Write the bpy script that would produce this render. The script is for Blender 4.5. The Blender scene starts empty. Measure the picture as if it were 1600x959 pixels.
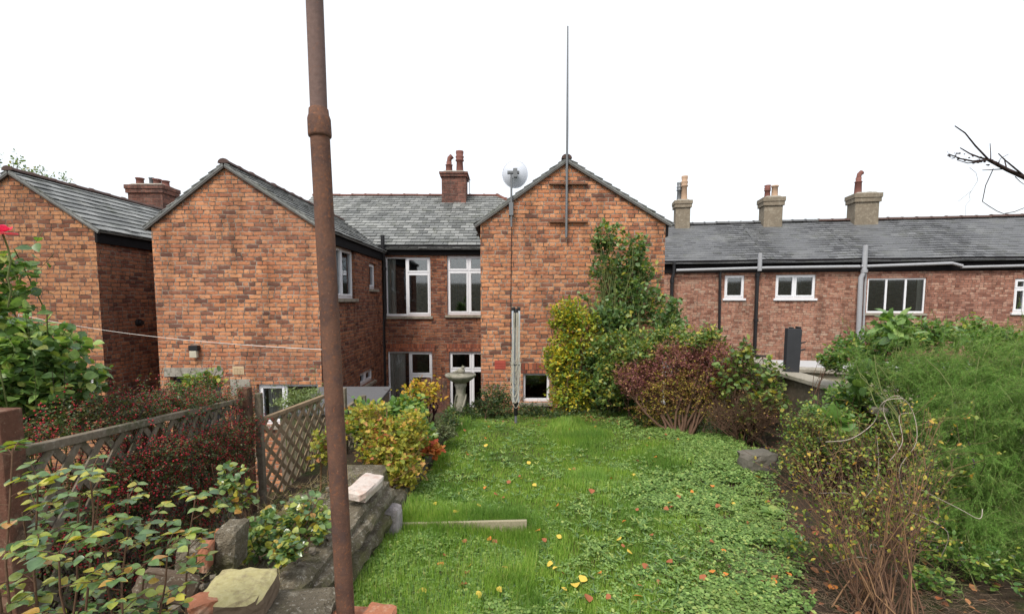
import bpy, math, random
import numpy as np
from mathutils import Vector, Matrix
R = math.radians
random.seed(7)
rng = np.random.default_rng(11)
SC = bpy.context.scene
COL = SC.collection
# ------------------------------------------------------------ camera
FPX, CX, CY, PITCH, EYE = 760.0, 793.0, 533.0, R(4.74), 1.6
cam_d = bpy.data.cameras.new('camera')
cam = bpy.data.objects.new('camera', cam_d)
COL.objects.link(cam)
SC.camera = cam
cam.location = (0, 0, EYE)
cam.rotation_euler = (R(90) - PITCH, 0, 0)
cam_d.sensor_width = 36
cam_d.lens = FPX / 1600 * 36
cam_d.shift_x = (800 - CX) / 1600
cam_d.shift_y = (CY - 479.5) / 1600
cam_d.clip_start = .02
cam_d.clip_end = 3000
# ------------------------------------------------------------ sky and sun (bright overcast)
world = bpy.data.worlds.new('World')
SC.world = world
world.use_nodes = True
wn, wl = world.node_tree.nodes, world.node_tree.links
wn.clear()
SUN_EL, SUN_AZ = R(52), R(205)      # azimuth measured clockwise from +Y : behind the camera, to the left
sky = wn.new('ShaderNodeTexSky')
sky.sky_type = 'NISHITA'; sky.sun_disc = False
sky.sun_elevation = SUN_EL; sky.sun_rotation = SUN_AZ
sky.dust_density = 4; sky.air_density = 1.2
b1 = wn.new('ShaderNodeBackground'); b1.inputs[1].default_value = .05
wl.new(sky.outputs[0], b1.inputs[0])
tc = wn.new('ShaderNodeTexCoord')
nz = wn.new('ShaderNodeTexNoise'); nz.inputs['Scale'].default_value = 1.6; nz.inputs['Detail'].default_value = 5
wl.new(tc.outputs['Generated'], nz.inputs['Vector'])
cr = wn.new('ShaderNodeValToRGB')
cr.color_ramp.elements[0].position = .3; cr.color_ramp.elements[0].color = (.86, .885, .93, 1)
cr.color_ramp.elements[1].position = .62; cr.color_ramp.elements[1].color = (1, 1, 1, 1)
wl.new(nz.outputs[0], cr.inputs[0])
b2 = wn.new('ShaderNodeBackground'); b2.inputs[1].default_value = .80
wl.new(cr.outputs[0], b2.inputs[0])
ad = wn.new('ShaderNodeAddShader')
wl.new(b1.outputs[0], ad.inputs[0]); wl.new(b2.outputs[0], ad.inputs[1])
wo = wn.new('ShaderNodeOutputWorld')
wl.new(ad.outputs[0], wo.inputs[0])
sun_d = bpy.data.lights.new('sun', 'SUN')
sun_d.energy = 2.5; sun_d.angle = R(16); sun_d.color = (1, .95, .87)
sun = bpy.data.objects.new('sun', sun_d)
COL.objects.link(sun)
sd = Vector((math.sin(SUN_AZ) * math.cos(SUN_EL), math.cos(SUN_AZ) * math.cos(SUN_EL), math.sin(SUN_EL)))
sun.rotation_euler = sd.to_track_quat('Z', 'Y').to_euler()
sun.location = sd * 60
SC.view_settings.view_transform = 'Standard'
SC.view_settings.look = 'None'
SC.view_settings.gamma = 1
SC.view_settings.exposure = .32
SC.cycles.max_bounces = 6
SC.cycles.diffuse_bounces = 3
SC.cycles.transparent_max_bounces = 8
SC.cycles.caustics_reflective = False
SC.cycles.caustics_refractive = False

# ------------------------------------------------------------ picture-to-place surveying
def ray(px, py):
    dx, dy = (px - CX) / FPX, -(py - CY) / FPX
    c, s = math.cos(PITCH), math.sin(PITCH)
    return Vector((dx, c + dy * s, -s + dy * c))
def P(px, py, Y):
    d = ray(px, py); t = Y / d.y
    return Vector((d.x * t, Y, EYE + d.z * t))
def lawn_z(y): return .05 - .045 * y
def G(px, py):
    d = ray(px, py); t = (.05 - EYE) / (d.z + .045 * d.y)
    return Vector((d.x * t, d.y * t, EYE + d.z * t))
class Frame:
    """a vertical wall plane: u along, v up, d outwards"""
    def __init__(s, o, u):
        s.o = Vector(o); s.u = Vector(u).normalized(); s.n = Vector((s.u.y, -s.u.x, 0)); s.z = Vector((0, 0, 1))
    def w(s, u, v, d=0): return s.o + s.u * u + s.z * v + s.n * d
    def uv(s, px, py, off=0):
        d = ray(px, py); e = Vector((0, 0, EYE))
        t = ((s.o + s.n * off) - e).dot(s.n) / d.dot(s.n)
        q = e + d * t - s.o
        return q.dot(s.u), q.z

# ------------------------------------------------------------ scene-graph helpers
def tag(o, label=None, cat=None, group=None, kind=None):
    if label: o['label'] = label
    if cat: o['category'] = cat
    if group: o['group'] = group
    if kind: o['kind'] = kind
    return o
def thing(name, loc, label, cat, group=None):
    o = bpy.data.objects.new(name, None); COL.objects.link(o)
    o.location = loc; o.empty_display_size = .2
    return tag(o, label, cat, group)
def wloc(o):
    v = Vector((0, 0, 0))
    while o is not None:
        v += o.location; o = o.parent
    return v
def link_mesh(name, me, mats, parent, loc):
    o = bpy.data.objects.new(name, me); COL.objects.link(o)
    for m in (mats if isinstance(mats, (list, tuple)) else [mats]): me.materials.append(m)
    if parent is not None: o.parent = parent
    else: o.location = loc
    return o
class MB:
    def __init__(s): s.v = []; s.f = []; s.m = []; s.sm = []; s.cur = 0; s.smooth = False
    def face(s, pts):
        i = len(s.v); s.v += [Vector(p) for p in pts]; s.f.append(tuple(range(i, i + len(pts)))); s.m.append(s.cur); s.sm.append(s.smooth)
    def add(s, vs, fs, smooth=None):
        i = len(s.v); s.v += [Vector(p) for p in vs]
        for f in fs: s.f.append(tuple(i + k for k in f)); s.m.append(s.cur); s.sm.append(s.smooth if smooth is None else smooth)
    def hexa(s, p):      # 8 corners: bottom 4 ccw, top 4 ccw
        s.add(p, [(3, 2, 1, 0), (4, 5, 6, 7), (0, 1, 5, 4), (1, 2, 6, 5), (2, 3, 7, 6), (3, 0, 4, 7)], False)
    def box(s, a, b):
        x0, y0, z0 = a; x1, y1, z1 = b
        s.hexa([(x0, y0, z0), (x1, y0, z0), (x1, y1, z0), (x0, y1, z0), (x0, y0, z1), (x1, y0, z1), (x1, y1, z1), (x0, y1, z1)])
    def fbox(s, F, u0, u1, v0, v1, d0, d1):
        s.hexa([F.w(u0, v0, d1), F.w(u1, v0, d1), F.w(u1, v0, d0), F.w(u0, v0, d0), F.w(u0, v1, d1), F.w(u1, v1, d1), F.w(u1, v1, d0), F.w(u0, v1, d0)])
    def obox(s, c, size, rot=(0, 0, 0), jit=0):
        M = Matrix.Translation(Vector(c)) @ (Matrix.Rotation(rot[2], 4, 'Z') @ Matrix.Rotation(rot[1], 4, 'Y') @ Matrix.Rotation(rot[0], 4, 'X'))
        x, y, z = size[0] / 2, size[1] / 2, size[2] / 2
        ps = [(-x, -y, -z), (x, -y, -z), (x, y, -z), (-x, y, -z), (-x, -y, z), (x, -y, z), (x, y, z), (-x, y, z)]
        s.hexa([M @ Vector([q + random.uniform(-jit, jit) for q in p]) for p in ps])
    def bar(s, a, b, w, h, up=(0, 0, 1)):
        a, b = Vector(a), Vector(b); d = (b - a).normalized(); up = Vector(up)
        x = d.cross(up).normalized(); z = x.cross(d)
        o = [(-1, -1), (1, -1), (1, 1), (-1, 1)]
        A = [a + x * i * w / 2 + z * j * h / 2 for i, j in o]; B = [b + x * i * w / 2 + z * j * h / 2 for i, j in o]
        s.add(A + B, [(3, 2, 1, 0), (4, 5, 6, 7), (0, 1, 5, 4), (1, 2, 6, 5), (2, 3, 7, 6), (3, 0, 4, 7)], False)
    def tube(s, pts, r, n=8, caps=True):
        pts = [Vector(p) for p in pts]
        if not isinstance(r, (list, tuple)): r = [r] * len(pts)
        vs, fs = [], []
        px = None
        for i, p in enumerate(pts):
            d = (pts[min(i + 1, len(pts) - 1)] - pts[max(i - 1, 0)])
            if d.length < 1e-9: d = Vector((0, 0, 1))
            d.normalize()
            if px is None: px = d.orthogonal().normalized()
            else:
                px = px - d * px.dot(d)
                px = px.normalized() if px.length > 1e-6 else d.orthogonal().normalized()
            py = d.cross(px)
            for k in range(n):
                a = 2 * math.pi * k / n
                vs.append(p + (px * math.cos(a) + py * math.sin(a)) * r[i])
        for i in range(len(pts) - 1):
            for k in range(n):
                fs.append((i * n + k, i * n + (k + 1) % n, (i + 1) * n + (k + 1) % n, (i + 1) * n + k))
        k0 = len(s.v); s.add(vs, fs, n > 4)
        if caps:
            s.add([vs[q] for q in range(n)], [tuple(range(n - 1, -1, -1))], False); s.add(vs[-n:], [tuple(range(n))], False)
    def lathe(s, c, prof, n=16):
        s.tube([Vector(c) + Vector((0, 0, z)) for _, z in prof], [q for q, _ in prof], n)
    def sphere(s, c, r, n=8, m=6, sc=(1, 1, 1)):
        vs, fs = [], []
        for i in range(m + 1):
            t = math.pi * i / m
            for k in range(n):
                a = 2 * math.pi * k / n
                vs.append(Vector(c) + Vector((r * sc[0] * math.sin(t) * math.cos(a), r * sc[1] * math.sin(t) * math.sin(a), r * sc[2] * math.cos(t))))
        for i in range(m):
            for k in range(n): fs.append((i * n + k, (i + 1) * n + k, (i + 1) * n + (k + 1) % n, i * n + (k + 1) % n))
        s.add(vs, fs, True)
    def rock(s, c, size, rot=0, n=3, amp=.12, tilt=(0, 0)):
        """chipped block: a subdivided box with jittered vertices"""
        M = Matrix.Translation(Vector(c)) @ Matrix.Rotation(rot, 4, 'Z') @ Matrix.Rotation(tilt[1], 4, 'Y') @ Matrix.Rotation(tilt[0], 4, 'X')
        idx = {}; vs = []; fs = []
        def vid(i, j, k):
            if (i, j, k) not in idx:
                q = [2 * t / n - 1 for t in (i, j, k)]
                L = max(1e-6, (abs(q[0]) ** 8 + abs(q[1]) ** 8 + abs(q[2]) ** 8) ** .125)
                q = [a / L for a in q]
                e = sum(abs(a) > .9 for a in q)
                q = [a * (1 - (.05 if e > 1 else 0) * random.random() * 2) + random.uniform(-amp, amp) * .6 for a in q]
                idx[(i, j, k)] = len(vs)
                vs.append(M @ Vector((q[0] * size[0] / 2, q[1] * size[1] / 2, q[2] * size[2] / 2)))
            return idx[(i, j, k)]
        for a in range(n):
            for b in range(n):
                for w_ in (0, n):
                    for ax in range(3):
                        q = [(a, b), (a + 1, b), (a + 1, b + 1), (a, b + 1)]
                        if (w_ == 0) != (ax == 1): q = q[::-1]
                        f = []
                        for (i, j) in q:
                            t = [i, j]; t.insert(ax, w_); f.append(vid(*t))
                        fs.append(tuple(f))
        s.add(vs, fs, False)
    def build(s, name, mats, parent=None, loc=(0, 0, 0), bevel=0, uv=True):
        off = wloc(parent) if parent is not None else Vector(loc)
        me = bpy.data.meshes.new(name)
        me.from_pydata([tuple(v - off) for v in s.v], [], s.f)
        me.polygons.foreach_set('material_index', s.m)
        me.polygons.foreach_set('use_smooth', s.sm)
        if uv:
            L = me.uv_layers.new(name='UVMap')
            buf = np.zeros(len(me.loops) * 2, dtype=np.float32)
            li = 0
            for f, p in zip(s.f, me.polygons):
                n = p.normal
                t = Vector((0, 0, 1)).cross(n)
                t = t.normalized() if t.length > .02 else Vector((1, 0, 0))
                b = n.cross(t)
                for k in f:
                    q = s.v[k]; buf[li] = q.dot(t); buf[li + 1] = q.dot(b); li += 2
            L.data.foreach_set('uv', buf)
        me.update()
        o = link_mesh(name, me, mats, parent, loc)
        if bevel:
            m = o.modifiers.new('bevel', 'BEVEL'); m.width = bevel; m.segments = 2; m.limit_method = 'ANGLE'
        return o

# ------------------------------------------------------------ materials
def nodes(name):
    m = bpy.data.materials.new(name); m.use_nodes = True
    nt = m.node_tree; nt.nodes.clear()
    return m, nt, nt.nodes, nt.links
class NB:
    """small node-building helper"""
    def __init__(s, name):
        s.m, s.t, s.n, s.l = nodes(name)
        s.out = s.n.new('ShaderNodeOutputMaterial')
    def put(s, node, k, v):
        if v is None: return
        i = node.inputs[k]
        if hasattr(v, 'is_linked') or isinstance(v, bpy.types.NodeSocket): s.l.new(v, i)
        else:
            if isinstance(v, (tuple, list)) and len(v) == 3 and i.type == 'RGBA': v = (*v, 1)
            i.default_value = v
    def math(s, op, a, b=None, c=None, clamp=False):
        x = s.n.new('ShaderNodeMath'); x.operation = op; x.use_clamp = clamp
        s.put(x, 0, a); s.put(x, 1, b); s.put(x, 2, c)
        return x.outputs[0]
    def coord(s, kind='Object'):
        return s.n.new('ShaderNodeTexCoord').outputs[kind]
    def noise(s, vec, scale, detail=3, rough=.55, out=0):
        x = s.n.new('ShaderNodeTexNoise'); s.put(x, 'Vector', vec); s.put(x, 'Scale', scale); s.put(x, 'Detail', detail); s.put(x, 'Roughness', rough)
        return x.outputs[out]
    def wnoise(s, x_, y_):
        c = s.n.new('ShaderNodeCombineXYZ'); s.put(c, 0, x_); s.put(c, 1, y_)
        w_ = s.n.new('ShaderNodeTexWhiteNoise'); w_.noise_dimensions = '2D'
        s.l.new(c.outputs[0], w_.inputs['Vector'])
        return w_.outputs['Value']
    def ramp(s, f, stops, const=False):
        x = s.n.new('ShaderNodeValToRGB'); e = x.color_ramp.elements
        if const: x.color_ramp.interpolation = 'CONSTANT'
        while len(e) < len(stops): e.new(.5)
        for i, (p, c) in enumerate(stops):
            e[i].position = p; e[i].color = (*(c if isinstance(c, (tuple, list)) else (c, c, c)), 1)
        s.put(x, 0, f)
        return x.outputs[0]
    def mix(s, f, a, b, mode='MIX'):
        x = s.n.new('ShaderNodeMix'); x.data_type = 'RGBA'; x.blend_type = mode
        s.put(x, 0, f); s.put(x, 6, a); s.put(x, 7, b)
        return x.outputs[2]
    def bump(s, h, strength=.4, dist=.01, normal=None):
        x = s.n.new('ShaderNodeBump'); s.put(x, 'Strength', strength); s.put(x, 'Distance', dist); s.put(x, 'Height', h)
        if normal is not None: s.l.new(normal, x.inputs['Normal'])
        return x.outputs[0]
    def principled(s, col, rough=.7, spec=.3, metal=0, normal=None, **kw):
        x = s.n.new('ShaderNodeBsdfPrincipled')
        s.put(x, 'Base Color', col); s.put(x, 'Roughness', rough); s.put(x, 'Specular IOR Level', spec); s.put(x, 'Metallic', metal)
        if normal is not None: s.l.new(normal, x.inputs['Normal'])
        for k, v in kw.items(): s.put(x, k, v)
        return x.outputs[0]
    def done(s, sh): s.l.new(sh, s.out.inputs[0]); return s.m
def brick_mat(name, stops, mortar, bw=.235, bh=.078, mw=.0055, split=.35, wob=.014, stain=.5, bump=.7, rough_shape=1.0, band=None):
    b = NB(name)
    uv = b.coord('UV')
    n1 = b.noise(uv, 5.5, 2, .6, 1)
    ofs = b.n.new('ShaderNodeVectorMath'); ofs.operation = 'MULTIPLY_ADD'
    sub = b.n.new('ShaderNodeVectorMath'); sub.operation = 'SUBTRACT'
    b.l.new(n1, sub.inputs[0]); sub.inputs[1].default_value = (.5, .5, .5)
    b.l.new(sub.outputs[0], ofs.inputs[0]); ofs.inputs[1].default_value = (wob * 2, wob, 0); b.l.new(uv, ofs.inputs[2])
    sp = b.n.new('ShaderNodeSeparateXYZ'); b.l.new(ofs.outputs[0], sp.inputs[0])
    v = b.math('DIVIDE', sp.outputs[1], bh)
    row = b.math('FLOOR', v); fv = b.math('FRACT', v)
    rj = b.wnoise(row, 3.7)
    u = b.math('ADD', b.math('DIVIDE', sp.outputs[0], bw), b.math('ADD', b.math('MULTIPLY', row, .5), b.math('MULTIPLY', rj, .3)))
    col = b.math('FLOOR', u); fu = b.math('FRACT', u)
    h = b.wnoise(col, row)
    mult = b.math('ADD', b.math('LESS_THAN', h, split), 1)
    fm = b.math('MULTIPLY', fu, mult)
    idc = b.math('ADD', col, b.math('MULTIPLY', b.math('FLOOR', fm), .37))
    fu2 = b.math('FRACT', fm)
    du = b.math('DIVIDE', b.math('MULTIPLY', b.math('MINIMUM', fu2, b.math('SUBTRACT', 1, fu2)), bw), mult)
    dv = b.math('MULTIPLY', b.math('MINIMUM', fv, b.math('SUBTRACT', 1, fv)), bh)
    d = b.math('MINIMUM', du, dv)
    chip = b.noise(uv, 26, 3, .7)
    d2 = b.math('SUBTRACT', d, b.math('MULTIPLY', b.math('SUBTRACT', chip, .5), .016 * rough_shape))
    mask = b.math('DIVIDE', b.math('SUBTRACT', d2, mw * .6), mw * .8, clamp=True)      # 1 on brick
    c = b.ramp(b.wnoise(idc, b.math('ADD', row, .21)), stops)
    sc_ = b.noise(uv, 14, 4, .7)
    c = b.mix(b.ramp(sc_, [(.52, 0), (.64, .65)]), c, stops[0][1])
    big = b.noise(uv, .55, 4, .6)
    c = b.mix(b.ramp(big, [(.45, 0), (.72, stain)]), c, (stops[0][1][0] * 1.3, stops[0][1][1] * 1.5, stops[0][1][2] * 1.7))
    fine = b.noise(uv, 90, 2, .6)
    c = b.mix(b.ramp(fine, [(.3, .55), (.7, 0)]), c, (.05, .03, .025), 'MIX') if False else b.mix(1, c, b.ramp(fine, [(.25, .72), (.75, 1.18)]), 'MULTIPLY')
    mc = b.mix(b.ramp(b.noise(uv, 6, 4, .7), [(.42, 0), (.58, 1)]), mortar, tuple(k * .28 for k in mortar))
    c = b.mix(mask, mc, c)
    mp = b.n.new('ShaderNodeMapping'); mp.inputs['Scale'].default_value = (2.6, .45, 1); b.l.new(uv, mp.inputs[0])
    c = b.mix(1, c, b.ramp(b.noise(mp.outputs[0], 1.0, 5, .65), [(.34, .66), (.5, 1.0), (.7, 1.12)]), 'MULTIPLY')
    ht = b.math('ADD', mask, b.math('ADD', b.math('MULTIPLY', chip, .6), b.math('MULTIPLY', b.wnoise(idc, b.math('ADD', row, .9)), .5)))
    nr = b.bump(ht, bump, .012)
    return b.done(b.principled(c, .9, .15, normal=nr))
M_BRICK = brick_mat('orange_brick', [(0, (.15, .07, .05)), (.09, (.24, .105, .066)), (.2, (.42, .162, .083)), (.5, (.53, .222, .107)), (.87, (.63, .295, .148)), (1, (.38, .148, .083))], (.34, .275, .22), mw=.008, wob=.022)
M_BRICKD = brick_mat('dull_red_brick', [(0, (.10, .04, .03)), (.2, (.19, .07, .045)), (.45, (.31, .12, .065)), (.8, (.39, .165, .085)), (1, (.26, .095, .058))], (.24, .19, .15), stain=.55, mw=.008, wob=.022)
M_BRICKL = brick_mat('weathered_brick', [(0, (.15, .065, .042)), (.15, (.25, .105, .06)), (.3, (.42, .185, .09)), (.7, (.53, .265, .13)), (1, (.40, .175, .09))], (.24, .18, .14), stain=.4, rough_shape=1.7, mw=.007, wob=.03)
M_BRICKT = brick_mat('pink_buff_brick', [(0, (.21, .095, .066)), (.3, (.36, .175, .12)), (.62, (.42, .215, .148)), (.8, (.46, .26, .18)), (.93, (.42, .27, .195)), (1, (.46, .32, .24))], (.33, .25, .21), bw=.225, bh=.075, stain=.25, wob=.005, rough_shape=.6, split=.5)
M_BRICKR = brick_mat('red_pink_brick', [(0, (.18, .08, .058)), (.3, (.31, .145, .10)), (.7, (.38, .19, .135)), (1, (.48, .3, .22))], (.27, .19, .16), bw=.225, bh=.075, stain=.3, wob=.005, rough_shape=.6, split=.5)
M_CHIM = brick_mat('chimney_brick', [(0, (.10, .055, .045)), (.4, (.18, .08, .06)), (1, (.25, .11, .08))], (.2, .16, .13), stain=.9)
def slate_mat(name, stops, moss=.5, lich=.3):
    b = NB(name)
    g = b.n.new('ShaderNodeNewGeometry').outputs['Random Per Island']
    uv = b.coord('Object')
    c = b.ramp(g, stops)
    c = b.mix(b.ramp(b.noise(uv, 1.1, 5, .65), [(.5, 0), (.68, lich)]), c, (.42, .43, .4))
    c = b.mix(b.ramp(b.noise(uv, 3.2, 5, .7), [(.54, 0), (.66, moss)]), c, (.075, .085, .045))
    c = b.mix(1, c, b.ramp(b.noise(uv, 40, 3, .6), [(.25, .7), (.75, 1.2)]), 'MULTIPLY')
    return b.done(b.principled(c, .62, .35, normal=b.bump(b.noise(uv, 30, 3), .3, .004)))
M_SLATE = slate_mat('grey_slate', [(0, (.10, .105, .103)), (.5, (.165, .172, .168)), (.85, (.23, .238, .232)), (1, (.26, .265, .257))], .4, .4)
M_SLATED = slate_mat('dark_slate', [(0, (.06, .062, .066)), (.6, (.11, .114, .12)), (1, (.145, .15, .157))], .3, .12)
def plain(name, col, rough=.6, spec=.3, metal=0, var=.2, vs=12, bump=.15, bd=.004, coords='Object'):
    b = NB(name); uv = b.coord(coords)
    c = b.mix(b.noise(uv, vs, 5, .65), tuple(k * (1 - var) for k in col), tuple(min(1, k * (1 + var)) for k in col))
    return b.done(b.principled(c, rough, spec, metal, normal=b.bump(b.noise(uv, vs * 4, 3), bump, bd) if bump else None))
def blotchy(name, base, blots, rough=.9, vs=30, bump=.5, bd=.006, spec=.15):
    """blots: list of (scale, lo, hi, colour, amount)"""
    b = NB(name); uv = b.coord('Object')
    c = b.mix(b.noise(uv, vs, 4, .6), tuple(k * .7 for k in base), tuple(k * 1.25 for k in base))
    for i, (s_, lo, hi, col, am) in enumerate(blots):
        c = b.mix(b.ramp(b.noise(uv, s_, 5, .65), [(lo, 0), (hi, am)]), c, col)
    h = b.math('ADD', b.noise(uv, vs, 4, .6), b.math('MULTIPLY', b.noise(uv, vs * 4, 3, .6), .5))
    return b.done(b.principled(c, rough, spec, normal=b.bump(h, bump, bd)))
M_FASCIA = plain('black_fascia_paint', (.012, .011, .012), .8, .1, var=.4)
M_UPVC = plain('white_upvc', (.74, .75, .78), .35, .4, var=.05, bump=0)
M_PIPEB = plain('black_pipe', (.016, .016, .018), .4, .4, var=.3)
M_PIPEG = plain('grey_pipe', (.33, .34, .36), .5, .4, var=.15)
M_CONC = blotchy('concrete', (.3, .28, .24), [(6, .5, .65, (.12, .11, .085), .7), (14, .55, .68, (.45, .43, .36), .6)])
M_SILL = blotchy('stone_sill', (.3, .27, .22), [(6, .5, .65, (.1, .09, .07), .6)])
M_RENDER = blotchy('grey_render', (.22, .185, .14), [(1.6, .45, .7, (.15, .13, .1), .8), (9, .5, .7, (.42, .38, .3), .5)], vs=20)
M_POT = plain('chimney_pot_clay', (.19, .085, .07), .8, .2, var=.45, vs=6)
M_POTL = plain('buff_pot_clay', (.42, .29, .2), .8, .2, var=.3, vs=6)
M_RIDGE = plain('ridge_tile_clay', (.09, .058, .05), .8, .2, var=.4, vs=6)
M_CURT = plain('curtain_cloth', (.82, .8, .75), .9, .1, var=.1)
M_DARK = plain('dark_interior', (.03, .028, .026), .9, .1)
M_METALG = plain('grey_mast_metal', (.16, .17, .18), .5, .5, .3, var=.2)
def glass_mat():
    b = NB('window_glass')
    fr = b.n.new('ShaderNodeFresnel'); fr.inputs[0].default_value = 1.45
    tr = b.n.new('ShaderNodeBsdfTransparent'); tr.inputs[0].default_value = (.86, .88, .88, 1)
    gl = b.n.new('ShaderNodeBsdfGlossy'); gl.inputs['Roughness'].default_value = .03; gl.inputs[0].default_value = (.8, .85, .9, 1)
    nr = b.bump(b.noise(b.coord('Object'), 1.5, 1), .03, .02); b.l.new(nr, gl.inputs['Normal'])
    mx = b.n.new('ShaderNodeMixShader')
    b.l.new(b.math('ADD', b.math('MULTIPLY', fr.outputs[0], 1.8), .08), mx.inputs[0]); b.l.new(tr.outputs[0], mx.inputs[1]); b.l.new(gl.outputs[0], mx.inputs[2])
    return b.done(mx.outputs[0])
M_GLASS = glass_mat()
# ------------------------------------------------------------ building helpers
def wall(mb, F, u0, u1, v0, v1, holes=(), reveal=.11):
    us = sorted({u0, u1, *[min(max(h[i], u0), u1) for h in holes for i in (0, 1)]})
    vs = sorted({v0, v1, *[min(max(h[i], v0), v1) for h in holes for i in (2, 3)]})
    for a, b in zip(us, us[1:]):
        for c, d in zip(vs, vs[1:]):
            x, y = (a + b) / 2, (c + d) / 2
            if any(h[0] < x < h[1] and h[2] < y < h[3] for h in holes): continue
            mb.face([F.w(a, c), F.w(b, c), F.w(b, d), F.w(a, d)])
    for a, b, c, d in holes:
        r = -reveal - .08
        mb.face([F.w(a, c), F.w(a, d), F.w(a, d, r), F.w(a, c, r)])
        mb.face([F.w(b, c), F.w(b, c, r), F.w(b, d, r), F.w(b, d)])
        mb.face([F.w(a, d), F.w(b, d), F.w(b, d, r), F.w(a, d, r)])
        mb.face([F.w(a, c), F.w(a, c, r), F.w(b, c, r), F.w(b, c)])
def window(parent, F, h, cols=(1,), lights=None, back=.07, curtains=(), sill=True, blind=None, sill_mat=None, label=None):
    """h=(u0,u1,v0,v1) opening; cols = relative widths; lights[i] = fraction of height taken by a top light (0 none); negative = plain pane without sash"""
    u0, u1, v0, v1 = h
    lights = lights or [0] * len(cols)
    fr = MB(); fw = .05; d0, d1 = -back - .06, -back
    if True:
        e = .002
        fr.fbox(F, u0 + e, u0 + fw, v0 + e, v1 - e, d0, d1); fr.fbox(F, u1 - fw, u1 - e, v0 + e, v1 - e, d0, d1)
        fr.fbox(F, u0 + fw, u1 - fw, v0 + e, v0 + fw + .015, d0, d1); fr.fbox(F, u0 + fw, u1 - fw, v1 - fw, v1 - e, d0, d1)
    tot = sum(cols); x = u0; panes = []
    for i, c in enumerate(cols):
        xa = x; x += (u1 - u0) * c / tot; xb = x
        a = xa + (fw if i == 0 else .03); b = xb - (fw if i == len(cols) - 1 else .03)
        if i > 0: fr.fbox(F, xa - .03, xa + .03, v0 + fw + .015, v1 - fw, d0, d1 - .002)
        segs = [(v0 + fw + .015, v1 - fw)]
        L = lights[i]
        if L > 0:
            vt = v1 - (v1 - v0) * L
            fr.fbox(F, a, b, vt - .028, vt + .028, d0, d1 - .003)
            segs = [(v0 + fw + .015, vt - .028), (vt + .028, v1 - fw)]
        for (c0, c1) in segs:
            if L >= 0:       # opening sash
                s = .038; q = d1 + .014; p = d0 + .02
                fr.fbox(F, a - .012, a + s, c0 - .012, c1 + .012, p, q); fr.fbox(F, b - s, b + .012, c0 - .012, c1 + .012, p, q)
                fr.fbox(F, a + s, b - s, c0 - .012, c0 + s, p, q - .001); fr.fbox(F, a + s, b - s, c1 - s, c1 + .012, p, q - .001)
                panes.append((a + s, b - s, c0 + s, c1 - s))
            else: panes.append((a, b, c0, c1))
    w_ = fr.build('window', M_UPVC, parent, bevel=.004)
    if label: w_['label'] = label
    for (a, b, c, d) in panes:
        g = MB(); g.fbox(F, a - .004, b + .004, c - .004, d + .004, d0 + .022, d0 + .034); g.build('pane', M_GLASS, w_)
    if sill:
        s = MB(); s.fbox(F, u0 - .06, u1 + .06, v0 - .075, v0 - .002, -back, .06); s.build('sill', sill_mat or M_SILL, w_, bevel=.006)
    for (a, b) in curtains:
        cm = MB(); n = 26; va, vb = v0 + .03, v1 - .03
        xa, xb = u0 + (u1 - u0) * a, u0 + (u1 - u0) * b
        pr = [(xa + (xb - xa) * k / n, -back - .13 + .03 * math.sin(k * 1.9) + .012 * math.sin(k * 4.1)) for k in range(n + 1)]
        for (p, dp), (q, dq) in zip(pr, pr[1:]):
            cm.add([F.w(p, va, dp), F.w(q, va, dq), F.w(q, vb, dq), F.w(p, vb, dp)], [(0, 1, 2, 3)], True)
        cm.build('curtain', M_CURT, w_)
    if blind:
        bm = MB(); bm.fbox(F, u0 + .04, u1 - .04, v1 - (v1 - v0) * blind, v1 - .03, -back - .16, -back - .15); bm.build('blind', M_CURT, w_)
    return w_
def rect(F, x0, x1, y0, y1):
    a = F.uv(x0, y1); b = F.uv(x1, y0)
    return (a[0], b[0], a[1], b[1])
def slates(mb, O, U, V, L, H, g=.2, w=.27, keep=None, t=.014, sag=0):
    O, U, V = Vector(O), Vector(U).normalized(), Vector(V).normalized()
    N = U.cross(V)
    if N.z < 0: N = -N
    rows = int(H / g) + 1; n = int(L / w) + 2
    for r in range(rows):
        v0 = r * g; v1 = min(v0 + g * 1.35, H + .02)
        for k in range(n):
            a = (k - (.5 if r % 2 else 0)) * w + random.uniform(-.004, .004); b = a + w - .012
            a2, b2 = max(a, 0), min(b, L)
            if b2 - a2 < .03: continue
            if keep and not keep((a2 + b2) / 2, v0 + g / 2): continue
            j = random.uniform(-.006, .006); tl = random.uniform(0, .006); sk = random.uniform(-.006, .006)
            if random.random() < .03: j -= .03; tl += .01
            z1, z0 = .032 + tl, .006
            def q(u, v, d): return O + U * u + V * v + N * (d - sag * math.sin(math.pi * u / L))
            top = [q(a2, v0 + j, z1), q(b2, v0 + j + sk, z1 + random.uniform(-.002, .004)), q(b2, v1, z0), q(a2, v1, z0)]
            bot = [p - N * t for p in top]
            mb.add(top + bot, [(0, 1, 2, 3), (4, 7, 6, 5), (0, 4, 5, 1), (1, 5, 6, 2), (3, 7, 4, 0)], False)
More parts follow.
